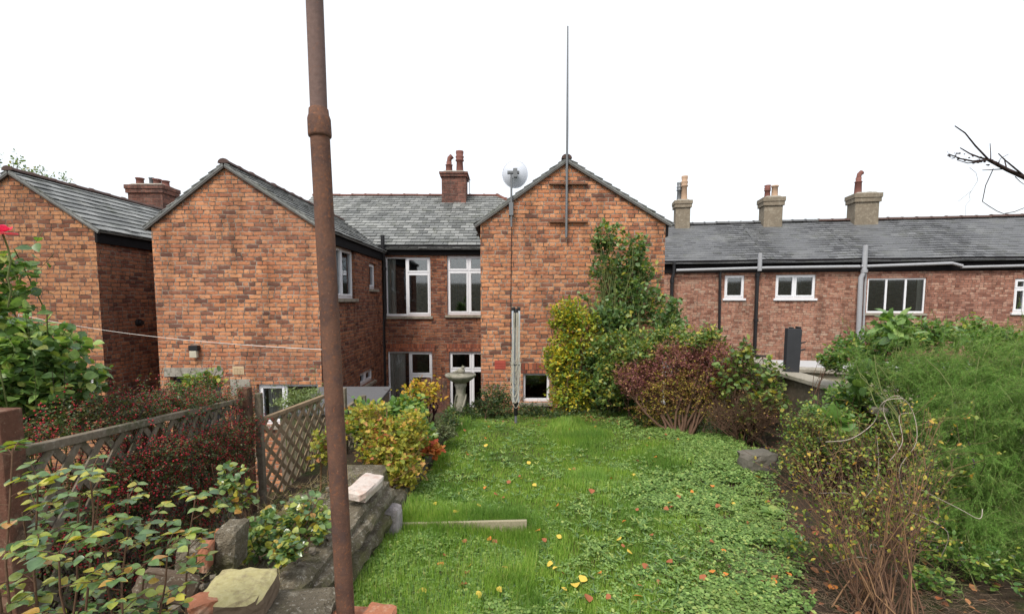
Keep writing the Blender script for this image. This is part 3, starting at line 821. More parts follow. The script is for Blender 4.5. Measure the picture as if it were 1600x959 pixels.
def _ball():
    v = [(0, 0, -1)] + [(math.cos(a) * .8, math.sin(a) * .8, z) for z in (-.5, .5) for a in [k * math.pi / 2.5 for k in range(5)]] + [(0, 0, 1)]
    f = [(0, 1 + (k + 1) % 5, 1 + k) for k in range(5)] + [(1 + k, 1 + (k + 1) % 5, 6 + (k + 1) % 5, 6 + k) for k in range(5)] + [(11, 6 + k, 6 + (k + 1) % 5) for k in range(5)]
    return T_(v, f)
BALL = _ball()
def nrm(a): return a / np.maximum(np.linalg.norm(a, axis=-1, keepdims=True), 1e-9)
class FB:
    """batches of instanced templates merged into one mesh"""
    def __init__(s): s.V = []; s.L = []; s.C = []; s.n = 0
    def add(s, tmpl, pos, fwd, up, sx, sy=None, sz=None):
        tv, tf = tmpl; pos = np.asarray(pos, dtype=np.float32).reshape(-1, 3); N = len(pos)
        if N == 0: return
        y = nrm(np.asarray(fwd, dtype=np.float32).reshape(-1, 3)); up = np.asarray(up, dtype=np.float32) + np.zeros((N, 3), np.float32)
        x = np.cross(y, up); bad = np.linalg.norm(x, axis=1) < 1e-4; x[bad] = (1, 0, 0)
        x = nrm(x); z = np.cross(x, y)
        sx = np.broadcast_to(np.asarray(sx, dtype=np.float32), (N,)); sy = sx if sy is None else np.broadcast_to(np.asarray(sy, dtype=np.float32), (N,)); sz = sy if sz is None else np.broadcast_to(np.asarray(sz, dtype=np.float32), (N,))
        V = pos[:, None, :] + (tv[None, :, 0:1] * (x * sx[:, None])[:, None, :] + tv[None, :, 1:2] * (y * sy[:, None])[:, None, :] + tv[None, :, 2:3] * (z * sz[:, None])[:, None, :])
        s.V.append(V.reshape(-1, 3))
        l1 = np.concatenate([np.array(f, dtype=np.int64) for f in tf]); c1 = np.array([len(f) for f in tf], dtype=np.int64)
        k = len(tv)
        s.L.append((l1[None, :] + (np.arange(N) * k)[:, None] + s.n).reshape(-1)); s.C.append(np.tile(c1, N))
        s.n += N * k
    def build(s, name, mats, parent=None, loc=(0, 0, 0), smooth=False):
        off = np.array(wloc(parent) if parent is not None else loc, dtype=np.float32)
        me = bpy.data.meshes.new(name)
        V = np.concatenate(s.V) - off; L = np.concatenate(s.L); C = np.concatenate(s.C)
        me.vertices.add(len(V)); me.vertices.foreach_set('co', V.astype(np.float32).ravel())
        me.loops.add(len(L)); me.loops.foreach_set('vertex_index', L.astype(np.int32))
        me.polygons.add(len(C)); st = np.concatenate([[0], np.cumsum(C)[:-1]])
        me.polygons.foreach_set('loop_start', st.astype(np.int32)); me.polygons.foreach_set('loop_total', C.astype(np.int32))
        if smooth: me.polygons.foreach_set('use_smooth', np.ones(len(C), dtype=bool))
        me.update(calc_edges=True)
        return link_mesh(name, me, mats, parent, loc)
def leaf_mat(name, stops, rough=.5, spec=.3, trans=.3, big=None, bigcol=None, amt=.6, var=.25):
    b = NB(name)
    g = b.n.new('ShaderNodeNewGeometry').outputs['Random Per Island']
    c = b.ramp(g, stops)
    co = b.coord('Object')
    if bigcol: c = b.mix(b.ramp(b.noise(co, big or 2, 3, .5), [(.45, 0), (.62, amt)]), c, bigcol)
    c = b.mix(1, c, b.ramp(b.noise(co, 60, 2, .6), [(.3, 1 - var), (.7, 1 + var)]), 'MULTIPLY')
    p = b.principled(c, rough, spec)
    t = b.n.new('ShaderNodeBsdfTranslucent'); b.l.new(b.mix(1, c, (1.5, 1.6, .7), 'MULTIPLY'), t.inputs[0])
    mx = b.n.new('ShaderNodeMixShader'); mx.inputs[0].default_value = trans
    b.l.new(p, mx.inputs[1]); b.l.new(t.outputs[0], mx.inputs[2])
    return b.done(mx.outputs[0])
def bark(name, col, var=.4): return plain(name, col, .85, .15, var=var, vs=25, bump=.4)
M_BARK = bark('brown_bark', (.1, .06, .04)); M_REDST = bark('reddish_stem', (.12, .07, .045)); M_GREYTW = bark('grey_dead_twig', (.36, .31, .26)); M_GREENST = bark('green_stem', (.12, .14, .05)); M_TAN = bark('tan_twig', (.22, .13, .07)); M_DKTWIG = bark('dark_twig', (.045, .03, .028))
def rdir(n, up=0.):
    d = rng.normal(size=(n, 3)); d[:, 2] += up
    return nrm(d)
def curve_pts(a, b, n=6, bow=.1, wig=.02):
    a, b = np.array(a, float), np.array(b, float); L = np.linalg.norm(b - a)
    o = rng.normal(size=3) * bow * L; o[2] = abs(o[2]) * .6
    out = []
    for i in range(n):
        t = i / (n - 1)
        out.append(a + (b - a) * t + o * (4 * t * (1 - t)) * .5 + rng.normal(size=3) * wig * L * (0 < t < 1))
    return out
def sprigs(fb, tb, E, centers, L, per, leaf, size, twr=.0018, up=.35, leafup=1.0, droop=.15, jit=.25, aspect=1., spread=.9, out=.6, start=.15):
    """E : sprig tips. every sprig is a thin twig with `per` leaves along it"""
    E = np.asarray(E); n = len(E)
    d = nrm(nrm(E - centers) * out + np.array([0, 0, up]) + rng.normal(size=(n, 3)) * .45)
    Ls = L * rng.uniform(.6, 1.3, n)
    S = E - d * Ls[:, None]
    pos, fw = [], []
    side = nrm(np.cross(d, rdir(n)))
    for k in range(per):
        t = start + (1 - start) * (k + .5) / per
        a = k * 2.4 + rng.uniform(0, .8, n)
        s2 = side * np.cos(a)[:, None] + np.cross(d, side) * np.sin(a)[:, None]
        p = S + d * (Ls * t)[:, None]; p[:, 2] -= droop * Ls * t * t
        pos.append(p); f = nrm(d * .5 + s2 * spread + rng.normal(size=(n, 3)) * .25); f[:, 2] = f[:, 2] * .6 - .05; fw.append(f)
    tipf = d.copy(); pos.append(S + d * Ls[:, None] - np.array([0, 0, 1]) * (droop * Ls)[:, None]); fw.append(tipf)
    pos = np.concatenate(pos); fw = np.concatenate(fw); N = len(pos)
    upv = rng.normal(size=(N, 3)) * .55 + np.array([0, 0, leafup])
    sc = size * rng.uniform(1 - jit * 1.6, 1 + jit, N)
    fb.add(leaf, pos, fw, upv, sc * aspect, sc)
    if tb is not None:
        tb.add(NEEDLE, S, d, np.array([0, 0, 1.]), twr * 2.2, Ls, twr * 2.2)
    return S
def blob_pts(blob, n, shell=.35):
    c, r = np.array(blob[0]), np.array(blob[1])
    d = rdir(n); rad = (1 - shell * rng.random(n) ** 1.2) * rng.uniform(.82, 1.12, n)
    k = rng.random(n) < .3; rad[k] = rng.uniform(.2, .9, k.sum())
    return c + d * rad[:, None] * r, np.tile(c, (n, 1))
def clip_blob(E, C, xmin=None, ymax=None, zmin=None):
    k = np.ones(len(E), bool)
    if ymax is not None: k &= E[:, 1] < ymax
    if zmin is not None: k &= E[:, 2] > zmin
    if xmin is not None: k &= E[:, 0] > xmin
    return E[k], C[k]
def shrub(name, label, cat, base, blobs, leaf, size, mat, stem=None, L=.2, per=5, nstem=3, sr=.012, group=None, foliage='foliage', limbs=14, ymax=None, twigmat=None, extra=None, **kw):
    """blobs : (centre, radii, number of sprigs)"""
    base = Vector(base); stem = stem or M_BARK
    root = thing(name, base, label, cat, group)
    fb, tb, sb = FB(), FB(), MB()
    for bl in blobs:
        E, C = blob_pts(bl, bl[2]); E, C = clip_blob(E, C, ymax=ymax, zmin=base.z + .01)
        S = sprigs(fb, tb, E, C, L, per, leaf, size, **kw)
        c = np.array(bl[0]); r = np.array(bl[1])
        for k in range(nstem):
            b0 = np.array(base) + rng.normal(size=3) * np.array([.05, .05, 0]) + (c - np.array(base)) * np.array([.15, .15, 0])
            top = c + rng.normal(size=3) * r * .4
            pts = curve_pts(b0, top, 8, .12, .012)
            rr = [sr * (1 - .65 * i / 7) for i in range(8)]
            sb.tube(pts, rr, 5)
            for q in range(limbs):
                if len(S) == 0: break
                t = rng.integers(2, 8); e = S[rng.integers(len(S))]
                sb.tube(curve_pts(pts[t], e, 5, .1, .02), [rr[t] * .5, rr[t] * .42, rr[t] * .35, rr[t] * .25, .0015], 3, False)
    sb.build('stems', stem, root, uv=False); tb.build('twigs', twigmat or stem, root); fb.build(foliage, mat, root)
    if extra: extra(root)
    return root
# ============================================================ GARDEN OBJECTS
M_RUST = blotchy('rusted_iron', (.15, .08, .055), [(5, .48, .6, (.075, .045, .038), .7), (22, .52, .62, (.09, .06, .055), .6), (60, .56, .66, (.28, .11, .05), .6), (140, .62, .7, (.5, .3, .2), .35)], rough=.75, vs=90, bump=.7, bd=.003)
M_RUSTU = blotchy('grey_brown_rusted_iron', (.17, .115, .10), [(8, .5, .66, (.12, .085, .08), .6), (60, .58, .68, (.24, .13, .09), .5)], rough=.75, vs=70, bump=.6, bd=.003)
pb = P(540, 958, 1.9)
pole = thing('rusty_pole', (pb.x, 1.9, lawn_z(1.9)), 'tall rusty iron pole with a thicker collar, rising out of broken bricks in the foreground', 'pole')
x0 = pb.x; pr = 14.6 / 760 * 1.9 * .98
zc = P(499, 195, 1.9).z
pc_, pt_ = P(499, 195, 1.9), P(491.5, 0, 1.9); kx = (pc_.x - pb.x) / (pc_.z - pb.z)
def plx(z): return pb.x + kx * (z - pb.z)
m = MB(); m.tube([(plx(0), 1.9, .0), (plx(1.2), 1.9, 1.2), (plx(zc - .03), 1.9, zc - .03)], pr, 28); m.build('pipe', M_RUST, pole, uv=False)
m = MB(); kt = (pt_.x - pc_.x) / (pt_.z - pc_.z); m.tube([(pc_.x, 1.9, zc), (pc_.x + kt * (4.2 - zc), 1.9, 4.2)], pr * .87, 28); m.build('pipe', M_RUSTU, pole, uv=False)
m = MB(); m.tube([(plx(z), 1.9, z) for z in (zc - .048, zc - .044, zc - .036, zc + .02, zc + .03, zc + .034, zc + .055, zc + .06)], [pr * 1.02, pr * 1.17, pr * 1.2, pr * 1.18, pr * 1.1, pr * 1.04, pr * 1.0, pr * .88], 28)
m.build('collar', M_RUST, pole, uv=False)
# washing line from the pole towards the left
m = MB(); a, b = P(503, 546, 1.9), P(29, 491, 3.3); pts = []
b.x -= .0
for i in range(17):
    t = i / 16; q = a.lerp(b, t); q.z -= .035 * 4 * t * (1 - t); pts.append(q)
m.tube(pts, .0013, 5)
m.tube([b, b + Vector((-.01, .0, -.1)), b + Vector((.015, 0, -.2)), b + Vector((.0, 0, -.26))], .0016, 5)
tag(m.build('washing_line', plain('line_plastic', (.62, .58, .54), .6), None, a, uv=False), 'thin pale washing line stretched from the rusty pole towards the rose bush', 'washing line')
# ---- broken bricks round the foot of the pole
M_LOOSE = blotchy('loose_brick', (.34, .14, .08), [(12, .5, .66, (.5, .36, .26), .7), (30, .58, .7, (.16, .07, .05), .6)], vs=60)
def loose(name, label, c, size, rot, mat, n=4, amp=.1, tilt=(0, 0), cat='brick', group='loose bricks'):
    m = MB(); m.rock((0, 0, 0), size, rot, n, amp, tilt); o = m.build(name, mat, None, c, uv=False)
    o.data.transform(Matrix.Translation(Vector((0, 0, 0)))); return tag(o, label, cat, group)
def loosec(name, label, c, *a, **k):
    m = MB(); size, rot, mat = a; m.rock(c, size, rot, k.get('n', 4), k.get('amp', .08), k.get('tilt', (0, 0)))
    return tag(m.build(name, mat, None, Vector(c) - Vector((0, 0, size[2] / 2)), uv=False), label, k.get('cat', 'brick'), k.get('group'))
p = P(505, 962, 1.84); loosec('broken_brick', 'orange broken brick end at the foot of the pole, on its left', (p.x + .02, 1.86, p.z - .05), (.13, .09, .07), .3, M_LOOSE, group='broken bricks')
p = P(588, 962, 1.84); loosec('broken_brick', 'orange broken brick end at the foot of the pole, on its right', (p.x, 1.88, p.z - .035), (.13, .11, .07), -.25, M_LOOSE, group='broken bricks')
# pier of old bricks carrying them
m = MB(); 
for k in range(4): m.obox((pb.x + .0, 1.93, .0 + k * .078), (.3, .2, .07), (0, 0, .08 * (-1) ** k), .006)
tag(m.build('brick_pier', M_LOOSE, None, (pb.x, 1.93, 0), uv=False), 'low stack of old bricks hidden under the foot of the rusty pole', 'brick pier')

# ---- moulded concrete wall (old coping laid as a garden wall)
M_WALL = blotchy('mossy_concrete', (.17, .145, .105), [(4, .46, .62, (.06, .052, .03), .75), (14, .54, .64, (.33, .3, .235), .65), (60, .58, .64, (.5, .47, .4), .6), (110, .55, .62, (.05, .04, .03), .6), (2.5, .5, .62, (.13, .125, .05), .75)], vs=40, bump=1.0, bd=.014)
M_PEB = blotchy('wall_pebbles', (.2, .175, .14), [(9, .5, .6, (.09, .07, .05), .8), (25, .55, .65, (.42, .4, .34), .7)], vs=60)
e0 = P(609, 748, 3.45); e1 = P(418, 978, 1.86)
W0 = Vector((e0.x, 3.45, 0)); W1 = Vector((e1.x, 1.86, 0)); WD = (W1 - W0); WL = WD.length; WD.normalize(); WN = Vector((-WD.y, WD.x, 0))
if WN.x > 0: WN = -WN         # points left, into the wall body
wz0, wz1 = e0.z, e1.z
prof = [(.0, -.5), (.0, -.31), (-.035, -.295), (-.055, -.25), (-.04, -.205), (.0, -.195), (.0, -.165), (-.035, -.15), (-.05, -.11), (-.03, -.07), (.0, -.065), (.0, -.02), (.03, 0), (.26, .01), (.32, -.05), (.34, -.5)]
m = MB(); NS = 26; vs = []; fs = []
for i in range(NS + 1):
    t = i / NS; c = W0 + WD * (WL * 1.25 * t - 0); z = wz0 + (wz1 - wz0) * t * 1.25
    for k, (o, h) in enumerate(prof):
        j = random.uniform(-.008, .008)
        hz = z + h + (j if h > -.4 else 0)
        if h < -.4: hz = -.06
        if k >= 12 and h > -.4: hz += .02 * math.sin(i * 1.3 + k)
        vs.append(c + WN * (o + j) + Vector((0, 0, hz)))
n = len(prof)
for i in range(NS):
    for k in range(n - 1): fs.append((i * n + k, i * n + k + 1, (i + 1) * n + k + 1, (i + 1) * n + k))
fs.append(tuple(range(n))); fs.append(tuple(NS * n + k for k in range(n - 1, -1, -1)))
m.add(vs, fs, False)
gw = thing('garden_wall', W0 + Vector((0, 0, 0)), 'low mossy moulded concrete garden wall running behind the rusty pole', 'wall')
m.build('coping', M_WALL, gw, uv=False)
# cross piece and rubble to the left of it
m = MB(); m.rock(P(560, 733, 3.75) + Vector((.0, 0, -.07)), (.42, .24, .16), -.05, 5, .07); m.rock(P(480, 775, 3.3) + Vector((0, 0, -.12)), (.3, .3, .2), .1, 6, .12)
m.rock(P(430, 800, 2.9) + Vector((0, 0, -.14)), (.25, .25, .2), .5, 6, .14)
m.build('rubble_infill', M_WALL, gw, uv=False)
m = MB()
for i in range(150):
    t = random.random() ** .8; o_ = random.uniform(.04, .55); c_ = W0 + WD * (WL * 1.1 * t) + WN * o_; c_.z = wz0 + (wz1 - wz0) * t + random.uniform(-.005, .015) - (.05 if o_ > .45 else 0); s_ = random.uniform(.008, .03)
    m.rock(c_, (s_ * random.uniform(1, 1.8), s_ * random.uniform(1, 1.6), s_), random.random() * 6, 2, .2)
tag(m.build('pebbles', M_PEB, gw, uv=False), kind='stuff')
# bare earth bank beside it
m = MB(); 
for i in range(14):
    p = P(random.uniform(290, 440), random.uniform(790, 900), random.uniform(2.0, 2.9)); m.rock(p + Vector((-.05, 0, -.12)), (random.uniform(.12, .3),) * 2 + (.16,), random.random() * 3, 4, .12)
c = P(380, 800, 2.4)
loosec('white_brick', 'pale whitish brick lying on the mossy wall behind the pole', P(571, 763, 3.1) + Vector((0.0, 0, .01)), (.15, .36, .08), -.10, blotchy('pale_brick', (.55, .48, .43), [(15, .5, .65, (.4, .22, .16), .5), (40, .58, .66, (.2, .17, .14), .5)], vs=50), n=4, amp=.05, tilt=(-.03, .12), cat='brick')
M_GSTONE = blotchy('grey_purple_stone', (.31, .28, .28), [(20, .5, .65, (.12, .1, .09), .6), (50, .56, .66, (.4, .36, .32), .6)], vs=60)
p = G(606, 838); loosec('upright_stone', 'grey purplish stone block standing upright at the end of the mossy wall', (p.x + .02, p.y - .03, p.z + .115), (.17, .12, .27), -.1, M_GSTONE, n=5, amp=.06, cat='stone')
p = P(378, 918, 1.86)
M_LICH = blotchy('lichened_stone', (.15, .11, .08), [(5, .3, .42, (.12, .09, .065), .5), (60, .56, .64, (.5, .48, .38), .5)], vs=50)
def lich_top():
    b = NB('lichen_top_stone'); co = b.coord('Object')
    nn = b.n.new('ShaderNodeNewGeometry').outputs['True Normal']; s_ = b.n.new('ShaderNodeSeparateXYZ'); b.l.new(nn, s_.inputs[0])
    k = b.math('MULTIPLY', b.ramp(s_.outputs[2], [(.3, 0), (.7, 1)]), b.ramp(b.noise(co, 16, 4, .7), [(.3, .35), (.5, 1)]))
    base = b.mix(b.noise(co, 30, 5, .7), (.09, .06, .045), (.26, .2, .14)); li = b.mix(b.noise(co, 45, 4, .7), (.3, .26, .09), (.55, .5, .3))
    return b.done(b.principled(b.mix(k, base, li), .95, .1, normal=b.bump(b.noise(co, 70, 4, .7), .9, .006)))
M_LICHT = lich_top()
loosec('stone_block', 'broad stone block with a yellow lichened top in the lower left corner', (p.x, 1.84, p.z - .02), (.25, .22, .115), .05, M_LICHT, n=6, amp=.045, tilt=(.1, 0), cat='stone')
p = P(400, 985, 1.75); loosec('stone_block', 'mossy concrete slab under the lichened stone block', (p.x + .0, 1.85, p.z - .03), (.5, .3, .12), .1, M_WALL, n=5, amp=.05, cat='stone')
# old brick fragments standing on edge
bp = [(322, 868, 2.0, (.045, .09, .12), .2, M_LOOSE, 'orange brick fragment set on edge in the broken wall, lower one'), (343, 838, 2.15, (.04, .1, .05), .5, M_LOOSE, 'orange brick fragment set on edge in the broken wall, upper one'),
      (300, 872, 2.05, (.1, .15, .14), .3, M_WALL, 'mossy lump of mortar left of the orange brick fragments'), (362, 850, 2.12, (.10, .16, .2), .1, M_WALL, 'rough pebbly concrete lump right of the orange brick fragments'), (262, 915, 1.9, (.22, .05, .12), .6, M_LICH, 'sloping stone slab edge behind the near rose leaves')]
for i, (x, y, Y, sz, r_, mt, lb) in enumerate(bp):
    loosec('broken_brick' if mt is M_LOOSE else 'stone_fragment', lb, P(x, y, Y), sz, r_, mt, n=4, amp=.07, tilt=(0, .5 if i == 4 else .1), cat='brick' if mt is M_LOOSE else 'stone', group='broken bricks' if mt is M_LOOSE else None)
p = P(312, 950, 1.7); loosec('broken_brick', 'crumbled orange brick beside the lichened stone block', (p.x - .02, 1.75, p.z - .02), (.1, .1, .06), .7, M_LOOSE, n=4, amp=.14, group='broken bricks')
# ---- edging of the bed
M_KERB = blotchy('mossy_kerb', (.13, .115, .085), [(6, .48, .62, (.05, .055, .03), .7), (30, .56, .66, (.33, .3, .25), .6)], vs=40)
kp = [(628, 800), (640, 775), (655, 750), (668, 727), (681, 705), (694, 688), (704, 676)]
for i, (a, b) in enumerate(zip(kp, kp[1:])):
    A_, B_ = G(*a), G(*b); m = MB(); mid = (A_ + B_) / 2; d = B_ - A_
    m.rock((mid.x - .07, mid.y, mid.z + .03), (.15, d.length * .97, .16), math.atan2(-d.x, d.y), 4, .05)
    tag(m.build('edging_stone', M_KERB, None, (mid.x - .07, mid.y, mid.z - .05), uv=False), 'mossy stone in the low edging between the yellow shrub bed and the lawn', 'edging stone', 'edging stones along the flower bed')
a, b = G(624, 834), G(823, 829); m = MB()
mid = P(723, 826, a.y)
A_ = Vector((a.x, a.y + .01, a.z)); B_ = Vector((b.x, a.y + .06, a.z - .0))
m.bar(A_ + Vector((0, 0, .03)), B_ + Vector((0, 0, .03)), .028, .1)
tag(m.build('edging_board', blotchy('grey_board', (.33, .29, .2), [(8, .5, .65, (.16, .13, .08), .6)], vs=50), None, A_, bevel=.003), 'narrow weathered board edging across the lawn beside the upright stone', 'board')
p = G(1186, 742); loosec('rock', 'dark grey pointed rock at the right edge of the lawn', (p.x + .03, p.y + .1, p.z + .1), (.36, .26, .24), .3, blotchy('dark_rock', (.13, .12, .10), [(6, .5, .65, (.16, .14, .12), .6)], vs=30), n=4, amp=.12, cat='rock')

# ---- lattice fence
M_FENCE = blotchy('grey_weathered_wood', (.17, .14, .105), [(5, .48, .62, (.075, .08, .045), .75), (25, .52, .66, (.27, .24, .2), .6)], vs=45)
M_POSTR = blotchy('red_brown_post', (.13, .062, .042), [(6, .48, .6, (.055, .04, .03), .85), (18, .52, .62, (.2, .13, .09), .6), (50, .6, .68, (.3, .2, .14), .6)], vs=45)
def lattice(root, a0, a1, b0, b1, step=.165, w=.036, t=.008, rail_w=.045, rail_h=.035, mat=M_FENCE):
    """panel between top points a0->a1 and bottom points b0->b1"""
    a0, a1, b0, b1 = map(Vector, (a0, a1, b0, b1)); U = a1 - a0; L = U.length; u = U.normalized(); H = (a0.z - b0.z + a1.z - b1.z) / 2
    nrm_ = Vector((u.y, -u.x, 0)).normalized()
    m = MB(); m.bar(a0 + Vector((0, 0, .0)), a1 + Vector((0, 0, .0)), rail_w, rail_h); m.build('top_rail', mat, root, uv=False, bevel=.003)
    m = MB(); m.bar(b0, b1, rail_w, rail_h); m.build('bottom_rail', mat, root, uv=False)
    def pt(s_, h, off): return a0 + u * s_ + Vector((0, 0, -h)) + nrm_ * off
    m = MB(); k = -H
    while k < L:
        for sg, off in ((1, .006), (-1, -.006)):
            # slat from (s,h) bottom to top
            s0, h0, s1, h1 = (k, H, k + H, 0) if sg > 0 else (k, 0, k + H, H)
            if s0 < 0: f = -s0 / (s1 - s0); h0 += (h1 - h0) * f; s0 = 0
            if s1 > L: f = (s1 - L) / (s1 - s0); h1 -= (h1 - h0) * f; s1 = L
            if s1 - s0 > .04:
                p, q = pt(s0, h0, off), pt(s1, h1, off)
                d = (q - p).normalized(); sd_ = d.cross(nrm_).normalized() * w / 2; nn = nrm_ * t / 2
                m.add([p - sd_ - nn, p + sd_ - nn, p + sd_ + nn, p - sd_ + nn, q - sd_ - nn, q + sd_ - nn, q + sd_ + nn, q - sd_ + nn],
                      [(3, 2, 1, 0), (4, 5, 6, 7), (0, 1, 5, 4), (1, 2, 6, 5), (2, 3, 7, 6), (3, 0, 4, 7)], False)
        k += step
    m.build('lattice', mat, root, uv=False)
def post(root, c, ztop, w, mat=M_POSTR, zb=-1.0):
    m = MB(); m.box((c[0] - w / 2, c[1] - w / 2, zb), (c[0] + w / 2, c[1] + w / 2, ztop)); return m.build('post', mat, root, uv=False, bevel=.005)
r0 = P(30, 706, 1.8); r1 = P(371, 626, 3.95)
fence = thing('lattice_fence', (r0.x, 1.8, -.7), 'grey lattice fence panel with a slanting top rail, overgrown by red berried cotoneaster', 'fence', 'lattice fence panels')
lattice(fence, r0, r1, (r0.x, 1.8, r0.z - 1.0), (r1.x, 3.95, r1.z - 1.0))
p1 = P(22, 700, 1.78); post(fence, (p1.x, 1.74), P(10, 640, 1.74).z, .085)
p2 = P(381, 650, 4.0); post(fence, (p2.x, 4.03), P(381, 606, 4.0).z, .085)
p2 = P(396, 650, 4.0); post(fence, (p2.x - .0, 4.1), P(395, 612, 4.0).z - .03, .05, M_FENCE)
r2 = P(400, 659, 4.12); r3 = P(506, 619, 5.35)
fence2 = thing('lattice_fence', (r2.x, 4.12, -.9), 'bare brown lattice fence panel between the cotoneaster and the rusty pole', 'fence', 'lattice fence panels')
lattice(fence2, r2, r3, (r2.x, 4.12, r2.z - 1.1), (r3.x, 5.35, r3.z - 1.1), mat=blotchy('brown_lattice_wood', (.25, .18, .115), [(6, .5, .66, (.1, .08, .05), .6)], vs=45))
r4 = P(536, 641, 5.6); r5 = P(563, 622, 6.3)
p3 = P(537, 606, 5.5); post(fence2, (p3.x - .01, 5.5), p3.z, .07, M_FENCE)
fence3 = thing('lattice_fence', (r4.x, 5.6, -1), 'short brown lattice fence end just right of the rusty pole', 'fence', 'lattice fence panels')
lattice(fence3, r4, r5, (r4.x, 5.6, r4.z - 1.0), (r5.x, 6.3, r5.z - 1.0)); post(fence3, (r5.x + .03, 6.34), r5.z + .03, .06, M_FENCE)
# board panel at the far left edge, beyond the first post
m = MB(); q = P(-20, 800, 1.7)
for k in range(3): m.box((q.x - .16 + k * .0 - .11 * k, 1.66, -.5), (q.x - .07 - .11 * k, 1.68, P(0, 730, 1.7).z))
fb_ = thing('board_fence', (q.x - .2, 1.67, -.5), 'grey upright fence boards at the left edge below the first post', 'fence'); m.build('boards', M_FENCE, fb_, uv=False)

# ---- shed with a grey felt roof down in the yard
sz = P(500, 605, 8.4).z
shed = thing('shed', (-2.6, 7.6, YARD), 'low shed with a flat grey felt roof behind the lattice fence', 'shed')
a = P(500, 602, 8.5); b = P(612, 605, 8.5); c = P(587, 628, 7.3); d = P(415, 640, 6.9)
zt = (a.z + b.z) / 2
d = P(430, 641, 6.9)
top = [Vector((d.x, 6.9, zt - .12)), Vector((c.x, 7.1, zt - .1)), Vector((b.x, 8.5, zt)), Vector((a.x, 8.5, zt))]
m = MB(); m.hexa([q - Vector((0, 0, .05)) for q in top] + top); m.build('roof', blotchy('grey_felt', (.115, .115, .12), [(4, .5, .66, (.1, .1, .1), .5)], vs=80), shed, bevel=.008)
m = MB(); cx = sum((q for q in top), Vector()) / 4
low = [q + (Vector((cx.x, cx.y, q.z)) - q) * .06 for q in top]
m.hexa([Vector((q.x, q.y, YARD)) for q in low] + [q - Vector((0, 0, .055)) for q in low]); m.build('wall', M_FENCE, shed)
# ---- brown gate post area beside the back wall
q = P(676, 600, 9.2); m = MB()
for k in range(5): m.box((q.x - .22 + k * .1, 9.2, YARD), (q.x - .13 + k * .1, 9.225, P(676, 592, 9.2).z + .02 * (k % 2)))
gt = thing('wooden_gate', (q.x, 9.2, YARD), 'dark brown plank gate left of the bird bath', 'gate'); m.build('planks', M_POSTR, gt, uv=False)

# ---- bird bath
M_BATH = blotchy('mossy_cast_stone', (.25, .235, .19), [(8, .48, .62, (.09, .1, .055), .7), (30, .55, .66, (.42, .4, .34), .5)], vs=35)
bb = P(720, 640, 7.6); zr_ = P(720, 586, 7.6).z; bz = -.9
bath = thing('bird_bath', (bb.x, 7.6, bz), 'mossy stone bird bath with a small bird figure, in front of the rear window', 'bird bath')
m = MB(); m.lathe((bb.x, 7.6, 0), [(.16, bz), (.16, bz + .06), (.12, bz + .1), (.11, bz + .2), (.085, bz + .35), (.075, zr_ - .28), (.08, zr_ - .2), (.1, zr_ - .15), (.085, zr_ - .12)], 20)
for k in range(3):      # carved spiral leaves on the pedestal
    pts = [Vector((bb.x + .088 * math.cos(k * 2.1 + t * 4), 7.6 + .088 * math.sin(k * 2.1 + t * 4), bz + .2 + (zr_ - .3 - bz - .2) * t)) for t in [i / 12 for i in range(13)]]; m.tube(pts, .016, 6)
m.build('pedestal', M_BATH, bath, uv=False)
m = MB(); m.lathe((bb.x, 7.6, zr_), [(.07, -.13), (.13, -.1), (.2, -.055), (.235, -.02), (.245, .0), (.24, .02), (.215, .022), (.2, -.005), (.12, -.03), (.0, -.035)], 26)
m.build('bowl', M_BATH, bath, uv=False)
m = MB(); c = Vector((bb.x + .01, 7.6, zr_))
m.lathe(c, [(.06, -.03), (.055, .01), (.03, .03)], 12); m.sphere(c + Vector((0, 0, .07)), .05, 10, 8, (1.25, .8, .95)); m.sphere(c + Vector((.03, -.01, .125)), .028, 9, 7)
m.tube([c + Vector((.05, -.015, .125)), c + Vector((.078, -.02, .12))], [.009, .001], 6); m.tube([c + Vector((-.045, 0, .07)), c + Vector((-.12, .0, .05))], [.025, .008], 6)
m.tube([c + Vector((.028, -.01, .15)), c + Vector((.02, -.01, .17))], [.006, .001], 5)
m.build('bird_figure', M_BATH, bath, uv=False)

# ---- folded rotary airer
gp = G(806, 662); ax_, ay = gp.x, gp.y
zt = P(803, 480, ay).z; zb_ = P(808, 630, ay).z
M_ALU = plain('dull_aluminium', (.5, .55, .61), .45, .5, .2, var=.12, bump=0); M_PLK = plain('black_plastic', (.015, .015, .016), .45, .4, var=.2)
air = thing('rotary_airer', (ax_, ay, gp.z), 'folded grey rotary clothes airer standing upright on the lawn before the central gable', 'clothes airer')
m = MB(); m.tube([(ax_, ay, gp.z - .1), (ax_, ay, zt - .05)], .016, 10); m.build('pole', plain('pole_steel', (.25, .25, .24), .5, .5, .3), air)
m = MB(); m.tube([(ax_, ay, gp.z - .05), (ax_, ay, gp.z + .13)], .021, 10); m.build('ground_socket', M_METALG, air)
for dx, dy in ((-.052, -.025), (.05, -.02), (-.03, .045), (.04, .05)):
    m = MB(); m.bar((ax_ + dx * 1.0, ay + dy, zt - .04), (ax_ + dx * .8, ay + dy * .8, zb_ + .02), .026, .026, (0, 1, 0)); arm = m.build('arm', M_ALU, air, bevel=.003)
    m = MB(); m.box((ax_ + dx - .018, ay + dy - .018, zt - .05), (ax_ + dx + .018, ay + dy + .018, zt + .0)); m.build('end_cap', M_PLK, arm, bevel=.004)
m = MB(); m.tube([(ax_, ay, zt - .3), (ax_, ay, zt - .26), (ax_, ay, zt - .06), (ax_, ay, zt - .02)], [.022, .03, .03, .02], 10); m.build('top_hub', M_PLK, air)
